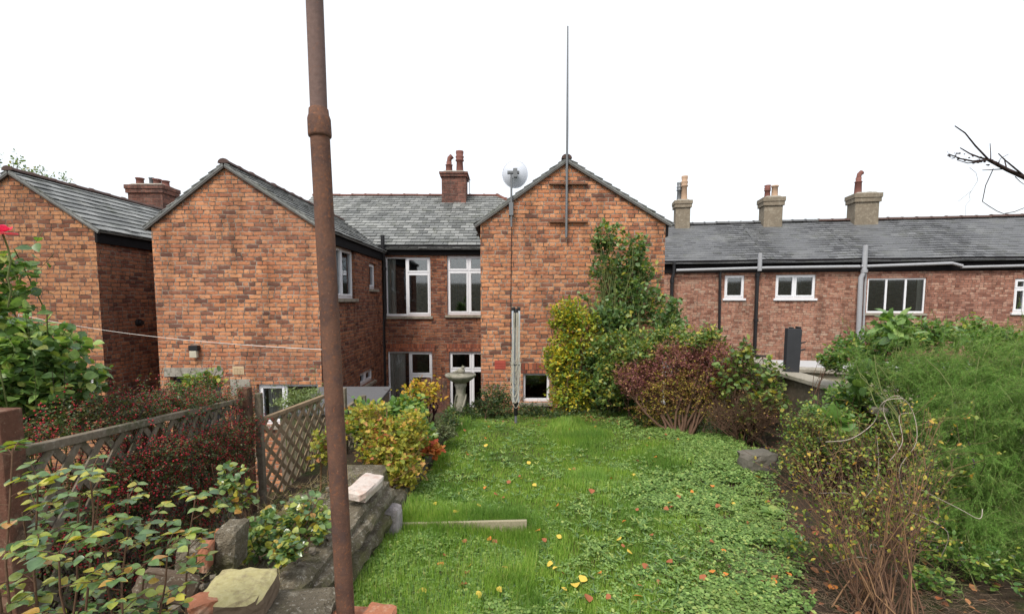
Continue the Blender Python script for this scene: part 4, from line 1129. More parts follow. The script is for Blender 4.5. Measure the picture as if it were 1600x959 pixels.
m = MB(); m.tube([(ax_, ay, zb_ - .19), (ax_, ay, zb_ - .17), (ax_, ay, zb_ - .02), (ax_, ay, zb_ + .02)], [.02, .032, .032, .045], 12); m.build('lower_hub', M_PLK, air)
zs = P(804, 569, ay).z
m = MB()
ring = [Vector((ax_ + .075 * math.cos(t), ay + .06 * math.sin(t), zs + .005 * math.sin(3 * t))) for t in [2 * math.pi * k / 18 for k in range(19)]]; m.tube(ring, .008, 6, False); m.build('strap', M_PLK, air)
m = MB()
for k in range(17):        # slack lines looped between the arms
    s0 = random.choice([-1, 1]); xa = ax_ - .075 + random.uniform(-.01, .01); xb = ax_ + .065 + random.uniform(-.02, .02); yy = ay - .05 - random.uniform(0, .02)
    z0 = zb_ + .02 + k * .045; sag = random.uniform(.1, .28)
    m.tube([Vector((xa + (xb - xa) * t, yy - .02 * math.sin(math.pi * t), z0 + .35 - sag * math.sin(math.pi * t) - .25 + (.03 * (t - .5)))) for t in [i / 9 for i in range(10)]], .0028, 4, False)
for k in range(14):
    a0 = random.uniform(-.07, .07); m.tube([(ax_ + a0 * .6, ay - .045, zt - .08), (ax_ + a0, ay - .06, zs), (ax_ + a0 * 1.25, ay - .055, zb_ + random.uniform(.1, .5))], .0024, 4, False)
m.build('line', plain('line_cord', (.5, .47, .38), .7), air, uv=False)

# ---- right-hand boundary wall
M_COPE = blotchy('grey_coping', (.3, .275, .225), [(4, .5, .64, (.14, .125, .095), .7), (30, .56, .66, (.46, .43, .36), .6)], vs=40)
M_RW = blotchy('rendered_garden_wall', (.12, .1, .075), [(3, .45, .62, (.06, .055, .04), .8), (14, .55, .66, (.2, .175, .13), .5)], vs=30)
rw = thing('boundary_wall', (3.9, 6.5, 0), 'garden wall with flat pale coping behind the purple shrub and the feathery bush', 'wall')
ca = P(1312, 611, 5.4); cb_ = P(1215, 583, 6.6); cd = P(1168, 560, 8.6)
pts = [Vector((ca.x - .35, 4.4, ca.z)), Vector((ca.x, ca.y, ca.z)), Vector((cb_.x, cb_.y, cb_.z)), Vector((cd.x, cd.y, cd.z)), Vector((P(1040, 590, 9.4).x, 9.4, P(1040, 590, 9.4).z))]
mw, mc = MB(), MB()
for a, b in zip(pts, pts[1:]):
    d = (b - a); nn = max(1, int(d.length / .6)); s_ = Vector((d.y, -d.x, 0)).normalized()
    for k in range(nn):
        p_, q_ = a + d * (k / nn), a + d * ((k + .99) / nn); mc.bar(p_ + s_ * .12, q_ + s_ * .12, .3, .055)
    p_, q_ = a + s_ * .02, b + s_ * .02; o = Vector((0, 0, -.029))
    mw.hexa([Vector((p_.x, p_.y, -.5)), Vector((q_.x, q_.y, -.5)), Vector((q_.x, q_.y, -.5)) + s_ * .2, Vector((p_.x, p_.y, -.5)) + s_ * .2, p_ + o, q_ + o, q_ + o + s_ * .2, p_ + o + s_ * .2])
mw.build('masonry', M_RW, rw, uv=False); mc.build('coping', M_COPE, rw, uv=False, bevel=.008)
rw2 = thing('boundary_wall', (6, 6.9, -.8), 'paler coped wall crossing behind the feathery bush at the right', 'wall')
a = P(1248, 577, 7.4); b = P(1640, 594, 6.1)
m = MB(); m.bar(a, b, .32, .05); m.build('coping', M_COPE, rw2, uv=False, bevel=.006)
m = MB(); m.hexa([Vector((a.x, a.y - .1, -2)), Vector((b.x, b.y - .1, -2)), Vector((b.x, b.y + .1, -2)), Vector((a.x, a.y + .1, -2)), Vector((a.x, a.y - .1, a.z - .026)), Vector((b.x, b.y - .1, b.z - .026)), Vector((b.x, b.y + .1, b.z - .026)), Vector((a.x, a.y + .1, a.z - .026))]); m.build('masonry', plain('cream_render', (.42, .38, .28), .9, .1, var=.3, vs=4), rw2, uv=False)
# black board on the wall
a = P(1231, 583, 6.5); b = P(1249, 513, 6.5)
bd = thing('black_board', ((a.x + b.x) / 2, 6.6, a.z), 'black upright panel with a notched top standing on the right garden wall', 'panel')
m = MB(); x_, X_ = a.x, a.x + .155; zb0, zt0 = a.z - .02, b.z
m.hexa([(x_, 6.55, zb0), (X_, 6.5, zb0 - .02), (X_, 6.62, zb0 - .02), (x_, 6.63, zb0), (x_ + .005, 6.55, zt0), (X_ + .012, 6.5, zt0 - .01), (X_ + .012, 6.62, zt0 - .01), (x_ + .005, 6.63, zt0)])
m.build('panel', plain('black_slate_paint', (.03, .032, .037), .6, .3, var=.3, vs=9), bd, bevel=.006)
m = MB(); m.box((x_ + .04, 6.54, zt0 - .005), (x_ + .075, 6.6, zt0 + .015)); m.box((X_ - .025, 6.53, zt0 - .02), (X_ + .015, 6.6, zt0 + .02)); m.build('top_lug', M_PLK, bd)
for zz in (.22, .32): 
    m = MB(); m.tube([(X_, 6.58, zt0 - zz), (X_ + .06, 6.58, zt0 - zz + .02), (X_ + .12, 6.6, zt0 - zz + .03)], .012, 6); m.build('hook', M_PLK, bd)
# ============================================================ PLANTING
def BL(px, py, Y, rx, rz, ry, n): return (tuple(P(px, py, Y)), (rx / 760 * Y, ry, rz / 760 * Y), n)
yel = (.42, .36, .035); ygr = (.20, .26, .035); mgr = (.075, .15, .03); dgr = (.03, .07, .022); lgr = (.13, .22, .045)
M_LYEL = leaf_mat('autumn_yellow_leaves', [(0, mgr), (.25, (.16, .26, .05)), (.5, (.28, .34, .04)), (.78, (.55, .46, .04)), (1, (.55, .36, .03))], bigcol=ygr, big=1.5)
M_LGRN = leaf_mat('broad_green_leaves', [(0, (.06, .115, .045)), (.45, (.11, .19, .07)), (.8, (.18, .27, .11)), (.93, (.2, .26, .06)), (1, (.4, .36, .05))], rough=.42, spec=.45)
M_LMIX = leaf_mat('mixed_vine_leaves', [(0, (.06, .12, .03)), (.5, (.12, .2, .05)), (.8, (.24, .29, .07)), (1, (.45, .36, .06))], rough=.45, spec=.4)
M_LPUR = leaf_mat('purple_barberry_leaves', [(0, (.14, .055, .06)), (.35, (.25, .09, .095)), (.75, (.37, .17, .155)), (.88, (.3, .2, .06)), (1, (.36, .27, .05))], rough=.6, spec=.2)
M_LOLI = leaf_mat('olive_barberry_leaves', [(0, (.16, .06, .06)), (.3, (.26, .13, .06)), (.6, (.28, .22, .05)), (.85, (.42, .34, .05)), (1, (.2, .24, .05))], rough=.6, spec=.2)
M_LDRK = leaf_mat('dark_evergreen_leaves', [(0, (.02, .045, .018)), (.5, (.045, .09, .028)), (.9, (.10, .15, .045)), (1, (.25, .2, .06))], rough=.45, spec=.35)
M_LROSE = leaf_mat('rose_leaves', [(0, (.06, .12, .05)), (.3, (.11, .2, .07)), (.55, (.18, .27, .10)), (.75, (.30, .35, .07)), (.93, (.44, .39, .06)), (1, (.45, .22, .06))], rough=.27, spec=.8, trans=.3)
M_LROSB = leaf_mat('green_rose_leaves', [(0, (.07, .13, .05)), (.5, (.14, .25, .07)), (.85, (.25, .37, .10)), (1, (.34, .36, .09))], rough=.4, spec=.45)
M_LSALM = leaf_mat('yellow_currant_leaves', [(0, (.10, .17, .03)), (.3, (.22, .27, .045)), (.7, (.4, .36, .05)), (.86, (.5, .37, .06)), (.95, (.55, .25, .12)), (1, (.5, .13, .06))], bigcol=(.42, .36, .06), big=2.5, amt=.5)
M_LGLOS = leaf_mat('glossy_green_leaves', [(0, (.05, .12, .03)), (.5, (.10, .2, .04)), (.85, (.2, .3, .06)), (1, (.34, .36, .06))], rough=.33, spec=.5)
M_LGOLD = leaf_mat('golden_rose_leaves', [(0, (.3, .28, .04)), (.5, (.52, .4, .04)), (1, (.5, .22, .04))])
M_LRED = leaf_mat('orange_red_leaves', [(0, (.4, .06, .03)), (.5, (.5, .14, .04)), (1, (.45, .25, .06))])
M_BERRY = plain('red_berries', (.36, .018, .028), .4, .4, var=.5, vs=30, bump=0)
M_DKBER = plain('dark_berries', (.03, .012, .03), .35, .4, var=.4, bump=0)
M_FEATH = leaf_mat('feathery_foliage', [(0, (.14, .27, .06)), (.5, (.24, .42, .10)), (.85, (.37, .54, .16)), (1, (.55, .52, .2))], rough=.5, spec=.3, trans=.45, bigcol=(.25, .44, .10), big=3.2, amt=.6)

# climber and shrubs before the central gable
shrub('climbing_shrub', 'yellowing leafy climbing shrub at the left of the greenery against the central gable', 'shrub', G(900, 668) + Vector((0, .9, -.2)),
      [BL(888, 497, 8.5, 34, 36, .35, 330), BL(880, 560, 8.4, 33, 46, .4, 520), BL(893, 612, 8.2, 40, 40, .45, 460), BL(920, 530, 8.4, 30, 50, .4, 260)],
      LEAF, .062, M_LYEL, L=.24, per=5, nstem=2, ymax=9.45)
shrub('tall_shrub', 'tall dark green broad-leaved shrub rising highest against the central gable', 'shrub', G(968, 665) + Vector((0, 1.0, -.2)),
      [BL(948, 372, 8.9, 28, 32, .25, 70), BL(990, 390, 8.9, 26, 34, .25, 66), BL(955, 425, 8.9, 38, 36, .3, 120), BL(1000, 425, 8.9, 28, 30, .3, 70), BL(990, 468, 8.8, 55, 40, .35, 220), BL(955, 500, 8.6, 40, 36, .4, 200), BL(1045, 500, 8.3, 26, 26, .25, 80), BL(1052, 473, 8.3, 12, 16, .12, 14), BL(935, 590, 8.3, 45, 60, .4, 320), BL(985, 600, 8.2, 40, 55, .4, 260), BL(783 + 130, 462, 8.9, 12, 14, .12, 6)],
      LEAF, .088, M_LGRN, stem=M_GREENST, L=.28, per=5, nstem=2, aspect=1.15, ymax=9.45)
shrub('vine_mound', 'mixed green and yellow vine spilling over the top of the purple shrub', 'vine', G(1010, 668) + Vector((0, .4, -.1)),
      [BL(985, 530, 7.8, 55, 22, .35, 200), BL(1050, 520, 7.6, 40, 18, .3, 110), BL(950, 548, 7.9, 35, 30, .3, 130), BL(1110, 520, 7.0, 26, 14, .2, 40), BL(955, 590, 7.6, 30, 50, .3, 170), BL(1010, 548, 7.3, 50, 22, .3, 130), BL(1090, 528, 6.9, 40, 14, .2, 60)],
      LEAF, .062, M_LMIX, L=.22, per=5, nstem=1, limbs=8)
def olive(root):
    fb, tb = FB(), FB()
    for bl in [BL(1040, 625, 7.0, 62, 42, .4, 520), BL(1110, 620, 6.8, 56, 40, .4, 420), BL(1070, 600, 6.75, 60, 30, .25, 220)]:
        E, C = blob_pts(bl, bl[2]); sprigs(fb, tb, E, C, .16, 8, SMALL, .03, aspect=1.2)
    tb.build('twigs', M_BARK, root); fb.build('foliage', M_LOLI, root)
shrub('barberry_shrub', 'round purple-leaved barberry shrub with brown twiggy base at the far side of the lawn', 'shrub', G(1075, 688) + Vector((0, .25, 0)),
      [BL(1000, 588, 7.2, 44, 34, .4, 560), BL(1060, 566, 7.1, 62, 40, .45, 900), BL(1115, 560, 6.9, 44, 36, .4, 520), BL(1130, 590, 6.8, 40, 30, .35, 250)],
      SMALL, .032, M_LPUR, stem=M_BARK, L=.16, per=9, nstem=4, sr=.02, limbs=30, aspect=1.2, extra=lambda r_: olive(r_))
shrub('heart_leaved_climber', 'sparse climber with yellow-green heart-shaped leaves on bare twigs over the garden wall', 'climber', G(1165, 697) + Vector((.1, .5, 0)),
      [BL(1150, 585, 6.3, 36, 50, .25, 60), BL(1200, 588, 6.3, 22, 42, .25, 55), BL(1168, 545, 6.3, 14, 22, .15, 16), BL(1205, 620, 6.0, 26, 26, .2, 40), BL(1168, 640, 6.1, 14, 40, .15, 24)],
      LEAF, .072, M_LMIX, stem=M_BARK, L=.26, per=4, nstem=3, limbs=26, aspect=1.35)
shrub('tangled_climber', 'tangle of bare brown stems between the purple shrub and the wall', 'climber', G(1175, 700) + Vector((.05, .3, 0)),
      [BL(1165, 635, 6.0, 40, 45, .25, 40), BL(1205, 640, 5.8, 26, 40, .2, 26), BL(1120, 640, 6.4, 34, 40, .2, 24)], SMALL, .03, M_LOLI, stem=M_BARK, L=.2, per=3, nstem=7, sr=.009, limbs=34)
shrub('low_evergreen', 'low dark evergreen spreading under the bird bath at the head of the lawn', 'shrub', G(740, 668) + Vector((0, .3, -.1)),
      [BL(722, 648, 7.6, 34, 22, .35, 260), BL(765, 640, 7.9, 40, 22, .35, 300), BL(700, 660, 6.9, 22, 16, .3, 110), BL(775, 620, 8.2, 30, 26, .3, 160)], SMALL, .045, M_LDRK, L=.25, per=8, nstem=1, limbs=5, up=.2)
shrub('low_evergreen', 'low dark ground shrub behind the foot of the folded airer', 'shrub', G(840, 664) + Vector((0, .6, -.1)),
      [BL(830, 645, 8.1, 40, 18, .35, 260), BL(885, 650, 7.9, 45, 18, .35, 240), BL(940, 652, 7.9, 45, 18, .3, 180)], SMALL, .045, M_LDRK, L=.22, per=8, nstem=1, limbs=5, up=.2)
# bed left of the lawn
shrub('currant_bush', 'bushy yellow and salmon leaved currant at the end of the mossy wall', 'shrub', G(640, 790) + Vector((-.25, .35, 0)),
      [BL(605, 690, 4.4, 52, 44, .35, 300), BL(640, 668, 4.6, 30, 36, .3, 150), BL(575, 650, 4.6, 40, 30, .3, 110), BL(632, 725, 4.2, 28, 28, .25, 90)], LOBED, .042, M_LSALM, stem=M_TAN, L=.2, per=5, nstem=3, limbs=10, leafup=.7)
shrub('currant_bush', 'small yellow-green sprig of currant leaves left of the rusty pole', 'shrub', P(500, 760, 4.1) - Vector((0, 0, .2)),
      [BL(505, 690, 4.1, 18, 38, .2, 40)], LOBED, .042, M_LSALM, stem=M_TAN, L=.2, per=5, nstem=2, limbs=6)
shrub('glossy_shrub', 'glossy bright green shrub behind the yellow currant', 'shrub', G(650, 720) + Vector((-.6, .4, 0)),
      [BL(592, 650, 5.4, 44, 26, .35, 170), BL(635, 640, 5.6, 32, 26, .3, 130), BL(655, 680, 5.2, 24, 30, .3, 100), BL(560, 650, 5.2, 26, 22, .3, 60)], LEAF, .072, M_LGLOS, L=.24, per=6, nstem=2, limbs=8, aspect=1.1)
shrub('golden_rose', 'upright rose with golden yellow leaves and purple stems beside the plank gate', 'rose', G(684, 690) + Vector((-.2, .5, 0)),
      [BL(655, 605, 6.0, 30, 20, .2, 46), BL(640, 622, 6.0, 18, 14, .2, 20), BL(678, 612, 6.0, 10, 22, .12, 16)], LEAF, .06, M_LGOLD, stem=bark('purple_stem', (.06, .02, .03)), L=.26, per=4, nstem=4, limbs=6)
shrub('red_leaved_plant', 'small plant with orange-red leaves beside the edging stones', 'plant', G(688, 712) + Vector((-.12, 0, 0)),
      [BL(672, 698, 5.0, 20, 12, .12, 36)], LOBED, .055, M_LRED, L=.1, per=3, nstem=2, limbs=3)
shrub('grey_green_cushion', 'grey-green cushion plant at the far end of the edging stones', 'plant', G(700, 682) + Vector((-.1, .1, 0)),
      [BL(680, 670, 5.7, 26, 16, .25, 200), BL(700, 672, 5.9, 14, 12, .2, 100)], SMALL, .03, leaf_mat('grey_green_leaves', [(0, (.07, .10, .045)), (1, (.2, .23, .11))]), L=.12, per=8, nstem=1, limbs=3)
# left side
shrub('garden_shrub', 'thin green shrub growing in front of the concrete lintel', 'shrub', (P(315, 600, 6.6).x, 6.6, -1.5),
      [BL(300, 598, 6.6, 26, 16, .3, 60), BL(325, 588, 6.6, 16, 18, .2, 26)], LEAF, .085, M_LMIX, L=.3, per=5, nstem=3, limbs=6)
shrub('garden_shrub', 'pale thin-leaved shrub overlapping the grey shed roof', 'shrub', (P(470, 620, 6.4).x, 6.4, -1.8),
      [BL(460, 622, 6.4, 34, 14, .3, 90), BL(485, 612, 6.4, 16, 10, .2, 26)], SMALL, .07, leaf_mat('pale_shrub_leaves', [(0, (.12, .17, .07)), (1, (.26, .32, .14))]), stem=M_GREENST, L=.3, per=8, nstem=3, limbs=8, aspect=.5)
def rose_flower(root):
    c = P(4, 366, 2.1)
    m = MB()
    for ring_, (n_, r_, h_, ti) in enumerate([(5, .05, 0, 1.0), (5, .036, .010, .6), (4, .022, .018, .25)]):
        for k in range(n_):
            a = 2 * math.pi * k / n_ + ring_ * .6; d = Vector((math.cos(a), math.sin(a), 0)); s_ = Vector((-d.y, d.x, 0))
            up_ = Vector((0, 0, 1)); q = (d * ti + up_ * (1.1 - ti)).normalized()
            b0 = c + d * .004 + up_ * h_
            m.add([b0 - s_ * .004, b0 + s_ * .004, b0 + q * r_ * .6 + s_ * r_ * .55 + d * .004, b0 + q * r_ + s_ * r_ * .3, b0 + q * r_ * 1.06, b0 + q * r_ - s_ * r_ * .3, b0 + q * r_ * .6 - s_ * r_ * .55 + d * .004], [(0, 1, 2, 3, 4, 5, 6)], True)
    m.build('flower', leaf_mat('pink_petals', [(0, (.62, .03, .14)), (1, (.8, .1, .27))], rough=.5), root, uv=False)
    m = MB(); m.tube(curve_pts(P(12, 480, 2.1), c, 6, .05), [.004] * 6, 5); m.build('flower_stem', M_GREENST, root, uv=False)
shrub('rose_bush', 'leafy green rose bush with one pink flower at the left edge', 'rose', (P(40, 600, 2.5).x, 2.5, -.9),
      [BL(55, 590, 2.5, 85, 45, .3, 220), BL(70, 535, 2.5, 50, 34, .25, 80), BL(25, 510, 2.5, 34, 30, .2, 50), BL(15, 560, 2.4, 40, 60, .25, 110), BL(6, 460, 2.2, 22, 60, .12, 34), BL(10, 405, 2.15, 12, 20, .1, 8), BL(90, 630, 2.6, 50, 28, .25, 90), BL(20, 640, 2.5, 50, 28, .25, 90)],
      OVATE, .05, M_LROSB, stem=M_GREENST, L=.19, per=6, nstem=1, sr=.007, limbs=3, aspect=1.05, jit=.3, extra=rose_flower)
# foreground rose
near = thing('foreground_rose', (P(180, 900, 1.35).x, 1.35, .0), 'near rose with reddish stems and green and yellow leaves in the lower left corner', 'rose')
fbn, sb = FB(), MB()
canes = [((90, 1010, 1.25), (60, 740, 1.3)), ((128, 1010, 1.3), (126, 770, 1.3)), ((205, 1010, 1.35), (200, 770, 1.38)), ((60, 980, 1.2), (20, 700, 1.25)), ((300, 1010, 1.45), (306, 775, 1.5)), ((240, 1020, 1.3), (262, 850, 1.32)), ((160, 1010, 1.25), (165, 850, 1.2)), ((20, 1010, 1.15), (-10, 820, 1.2)), ((110, 1010, 1.2), (92, 860, 1.15)), ((150, 1020, 1.4), (160, 730, 1.45)), ((40, 1020, 1.3), (35, 800, 1.3)), ((230, 1020, 1.45), (235, 810, 1.5)), ((180, 1020, 1.2), (190, 900, 1.2)), ((70, 900, 1.25), (140, 735, 1.3))]
pos, fw, up_, sc = [], [], [], []
for a, b in canes:
    pa, pb2 = P(*a), P(*b); pa.z = min(pa.z, .35) - .3
    pts = curve_pts(pa, pb2, 9, .04, .006); sb.tube(pts, [.0048 - .00035 * i for i in range(9)], 6)
    pts = np.array(pts)
    for k in range(31):
        t = (.22 + .72 * rng.random() ** .8) if k < 27 else .985
        if k < 27 and rng.random() < .5: continue
        i = min(7, int(t * 8)); q = pts[i] + (pts[i + 1] - pts[i]) * (t * 8 - i)
        a_ = rng.uniform(0, 6.28); d = np.array([math.cos(a_), math.sin(a_) * .8, rng.uniform(.05, .5)]); d /= np.linalg.norm(d)
        Lr = rng.uniform(.05, .09); e = q + d * Lr; sb.tube([q, q + d * Lr * .5 + np.array([0, 0, .004]), e], [.0013, .0011, .0009], 4, False)
        sd_ = np.cross(d, [0, 0, 1]); sd_ /= np.linalg.norm(sd_)
        s0 = rng.uniform(.026, .043)
        fl = rng.random() < .5
        for (o, dd, s_) in ((1, d, 1), (.95, d * .25 + sd_, .85), (.95, d * .25 - sd_, .85), (.55, d * .3 + sd_, .7), (.55, d * .3 - sd_, .7)):
            pos.append(q + d * Lr * o); f = dd + rng.normal(size=3) * .12; f[2] = f[2] * .4 - .12; fw.append(f); up_.append(np.array([0, 0, 1.]) + rng.normal(size=3) * .28); sc.append(s0 * s_)
sc = np.array(sc) * 1.05; fbn.add(OVATE, pos, fw, np.array(up_), sc * .98, sc)
sb.build('canes', M_REDST, near, uv=False); fbn.build('leaves', M_LROSE, near, smooth=True)
shrub('wall_rose', 'low glossy-leaved rose sprawling over the mossy concrete wall', 'rose', P(420, 850, 2.45) - Vector((0, 0, .12)),
      [BL(415, 830, 2.4, 48, 34, .2, 90), BL(470, 800, 2.6, 34, 28, .18, 55), BL(375, 765, 2.5, 22, 34, .12, 20), BL(355, 745, 2.5, 10, 30, .1, 8), BL(450, 850, 2.2, 22, 22, .12, 34), BL(500, 815, 2.5, 14, 24, .12, 16)],
      OVATE, .036, M_LROSE, stem=M_REDST, L=.12, per=5, nstem=2, sr=.005, limbs=10, aspect=1.2, twr=.0012)
# cotoneaster on the fence
ct = thing('cotoneaster', (-2.2, 2.8, -.7), 'arching cotoneaster thick with red berries sprawling over the lattice fence', 'shrub')
fbl, fbb, tb, sb = FB(), FB(), FB(), MB()
fr0, fr1 = np.array(r0), np.array(r1)
def fpt(t, h, off): return fr0 + (fr1 - fr0) * t + np.array([off, 0, h])
cb = [(.35, .08, -.16, .16, .45, .12, 300), (.62, .07, -.12, .18, .5, .10, 300), (.88, .05, -.1, .16, .35, .07, 170), (.12, .0, -.25, .12, .3, .1, 90), (.45, -.25, .02, .10, .5, .22, 330), (.7, -.3, .03, .10, .45, .28, 360), (.88, -.35, .04, .1, .3, .3, 260), (.3, -.4, -.02, .09, .35, .25, 170), (.6, -.6, .03, .1, .4, .2, 190), (1.02, -.25, .05, .1, .25, .2, 90), (1.1, -.05, .0, .1, .3, .08, 70), (.25, -.7, .0, .1, .5, .25, 120), (.22, -.3, -.12, .1, .45, .25, 230), (.5, -.45, -.12, .1, .6, .3, 260), (.75, -.65, -.05, .1, .5, .25, 200), (.1, -.5, -.15, .1, .4, .3, 120), (.3, -.2, .07, .07, .4, .14, 190), (.14, -.42, .04, .08, .35, .2, 130), (.45, -.75, .05, .1, .5, .2, 150)]
for (t, h, off, rx_, ry_, rz_2, n) in cb:
    c = fpt(t, h, off); E, C = blob_pts((tuple(c), (rx_, ry_, rz_2), n), n)
    S = sprigs(fbl, tb, E, C, .2, 16, SMALL, .017, twr=.0012, up=.1, droop=.35, spread=1.1, leafup=.8)
    m_ = int(n * 1.0); k = rng.integers(0, n, m_)
    for q in range(7):
        tt = rng.random(m_)[:, None]; pp = S[k] * (1 - tt) + E[k] * tt + rng.normal(size=(m_, 3)) * .010 - np.array([0, 0, .012])
        keep = rng.random(m_) < (.3 if h > 0 else .62); fbb.add(BALL, pp[keep], rdir(keep.sum()), np.array([0, 0, 1.]), rng.uniform(.0038, .0056, keep.sum()))
    for q in range(12):
        e = E[rng.integers(n)]; b0 = fpt(t + rng.uniform(-.2, .2), -1.0, -.15); sb.tube(curve_pts(b0, e, 7, .16, .02), [.006, .0055, .005, .004, .003, .0025, .0015], 4, False)
sb.build('stems', M_DKTWIG, ct, uv=False); tb.build('twigs', M_DKTWIG, ct)
fbl.build('foliage', leaf_mat('cotoneaster_leaves', [(0, (.045, .07, .028)), (.4, (.08, .12, .04)), (.75, (.14, .16, .06)), (1, (.25, .09, .045))], rough=.4, spec=.4), ct)
tag(fbb.build('berries', M_BERRY, ct, smooth=True), kind='stuff')
# ------------------------------------------------ right-hand side
shrub('ivy_mound', 'dense green ivy-like mound in front of the three-light terrace window', 'shrub', G(1330, 800) + Vector((.6, 1.6, 0)),
      [BL(1400, 520, 5.2, 42, 26, .3, 130), BL(1350, 545, 5.3, 50, 34, .35, 220), BL(1420, 590, 4.9, 60, 45, .35, 220), BL(1335, 620, 4.7, 46, 30, .3, 170), BL(1300, 560, 5.5, 20, 20, .2, 60), BL(1460, 520, 5.2, 50, 26, .3, 150), BL(1300, 650, 4.5, 46, 24, .3, 140), BL(1560, 530, 5.4, 60, 26, .3, 170), BL(1520, 510, 5.6, 40, 22, .2, 60), BL(1500, 590, 5.0, 70, 34, .3, 200), BL(1590, 590, 4.9, 60, 34, .3, 170), BL(1400, 650, 4.4, 60, 30, .3, 130)],
      LEAF, .052, M_LGRN if False else leaf_mat('ivy_mound_leaves', [(0, (.05, .12, .03)), (.5, (.11, .21, .05)), (.85, (.21, .31, .07)), (1, (.33, .34, .06))], rough=.4, spec=.45), L=.2, per=7, nstem=1, limbs=8, aspect=.9)
shrub('broad_leaved_vine', 'clump of large heart-shaped leaves beneath the three-light terrace window', 'vine', P(1395, 640, 4.7) - Vector((0, 0, .6)),
      [BL(1393, 500, 4.8, 20, 16, .12, 16), BL(1405, 516, 4.7, 16, 18, .1, 12), BL(1345, 590, 4.4, 14, 24, .12, 16), BL(1310, 655, 3.7, 22, 14, .1, 9)], LEAF, .105, M_LROSB, stem=M_GREENST, L=.16, per=2, nstem=1, limbs=4, aspect=1.5)
# feathery bush
ft = thing('feathery_bush', G(1560, 940) + Vector((.6, .8, 0)), 'large soft feathery light green bush filling the right edge', 'shrub')
fbf, sb = FB(), MB()
fblobs = [BL(1545, 640, 3.3, 75, 50, .5, 150), BL(1590, 720, 3.1, 70, 60, .5, 150), BL(1520, 730, 3.2, 62, 50, .45, 120), BL(1560, 830, 2.9, 75, 45, .4, 120), BL(1430, 575, 4.1, 75, 40, .4, 110), BL(1500, 580, 3.8, 80, 44, .4, 130), BL(1500, 660, 3.4, 50, 44, .4, 80), BL(1590, 580, 3.8, 60, 44, .4, 100), BL(1640, 650, 3.0, 60, 100, .4, 70), BL(1500, 850, 2.8, 26, 24, .2, 14), BL(1350, 560, 4.3, 40, 24, .25, 24), BL(1560, 540, 4.0, 60, 26, .3, 60), BL(1450, 640, 3.6, 40, 34, .3, 50), BL(1485, 720, 3.2, 40, 50, .3, 60), BL(1480, 800, 3.0, 40, 40, .3, 40), BL(1600, 620, 3.4, 60, 40, .3, 60)]
bp_ = np.array(ft.location)
for (c, r, n) in fblobs:
    c = np.array(c); r = np.array(r)
    E, C = blob_pts((c, r), max(8, int(n * .85)))
    for e in E:
        Lb = rng.uniform(.3, .62); d = nrm((e - c) / r * .5 + np.array([-.55, -.35, .12]) + rng.normal(size=3) * .38)
        s_ = e - d * Lb; ctl = s_ + d * Lb * .55 + np.array([0, 0, .10]); e2 = e - np.array([0, 0, rng.uniform(.04, .16)])
        T1 = np.linspace(0, 1, 7)[:, None]; pts = (1 - T1) ** 2 * s_ + 2 * T1 * (1 - T1) * ctl + T1 ** 2 * e2
        sb.tube(list(pts), [.0016, .0015, .0013, .0011, .0009, .0007, .0004], 3, False)
        ns = 34; tt = rng.uniform(.08, 1, ns); i = np.minimum(5, (tt * 6).astype(int)); fr_ = (tt * 6 - i)[:, None]
        ax3 = nrm(pts[i + 1] - pts[i]); q = pts[i] * (1 - fr_) + pts[i + 1] * fr_
        dd = nrm(ax3 * 1.1 + rng.normal(size=(ns, 3)) * .42 - np.array([0, 0, .18])); ls = rng.uniform(.06, .13, ns) * (1.2 - .75 * tt)
        fbf.add(NEEDLE, q, dd, np.array([0, 0, 1.]), .0013, ls, .0013)
        for h in range(9):
            u_ = (h + rng.random(ns)) / 9; fbf.add(NEEDLE, q + dd * (ls * u_)[:, None], nrm(dd * 1.1 + rng.normal(size=(ns, 3)) * .42), np.array([0, 0, 1.]), .0015, rng.uniform(.014, .034, ns), .0013)
    for q in range(5): sb.tube(curve_pts(bp_ + rng.normal(size=3) * .05, c + rng.normal(size=3) * r * .3, 8, .12, .01), [.012, .011, .010, .008, .007, .005, .004, .003], 5)
sb.build('branches', M_GREENST, ft, uv=False); fbf.build('foliage', M_FEATH, ft)
# low greenery over the soil at the lower right
shrub('ground_shrub', 'low leafy sprigs on the dark soil under the feathery bush', 'plant', G(1500, 900),
      [BL(1490, 850, 2.9, 60, 30, .3, 60), BL(1570, 880, 2.7, 60, 26, .3, 60), BL(1450, 900, 2.7, 40, 18, .2, 26), BL(1240, 850, 3.0, 26, 14, .2, 22)], LEAF, .035, M_LGLOS, stem=M_GREENST, L=.14, per=6, nstem=3, sr=.004, limbs=8)
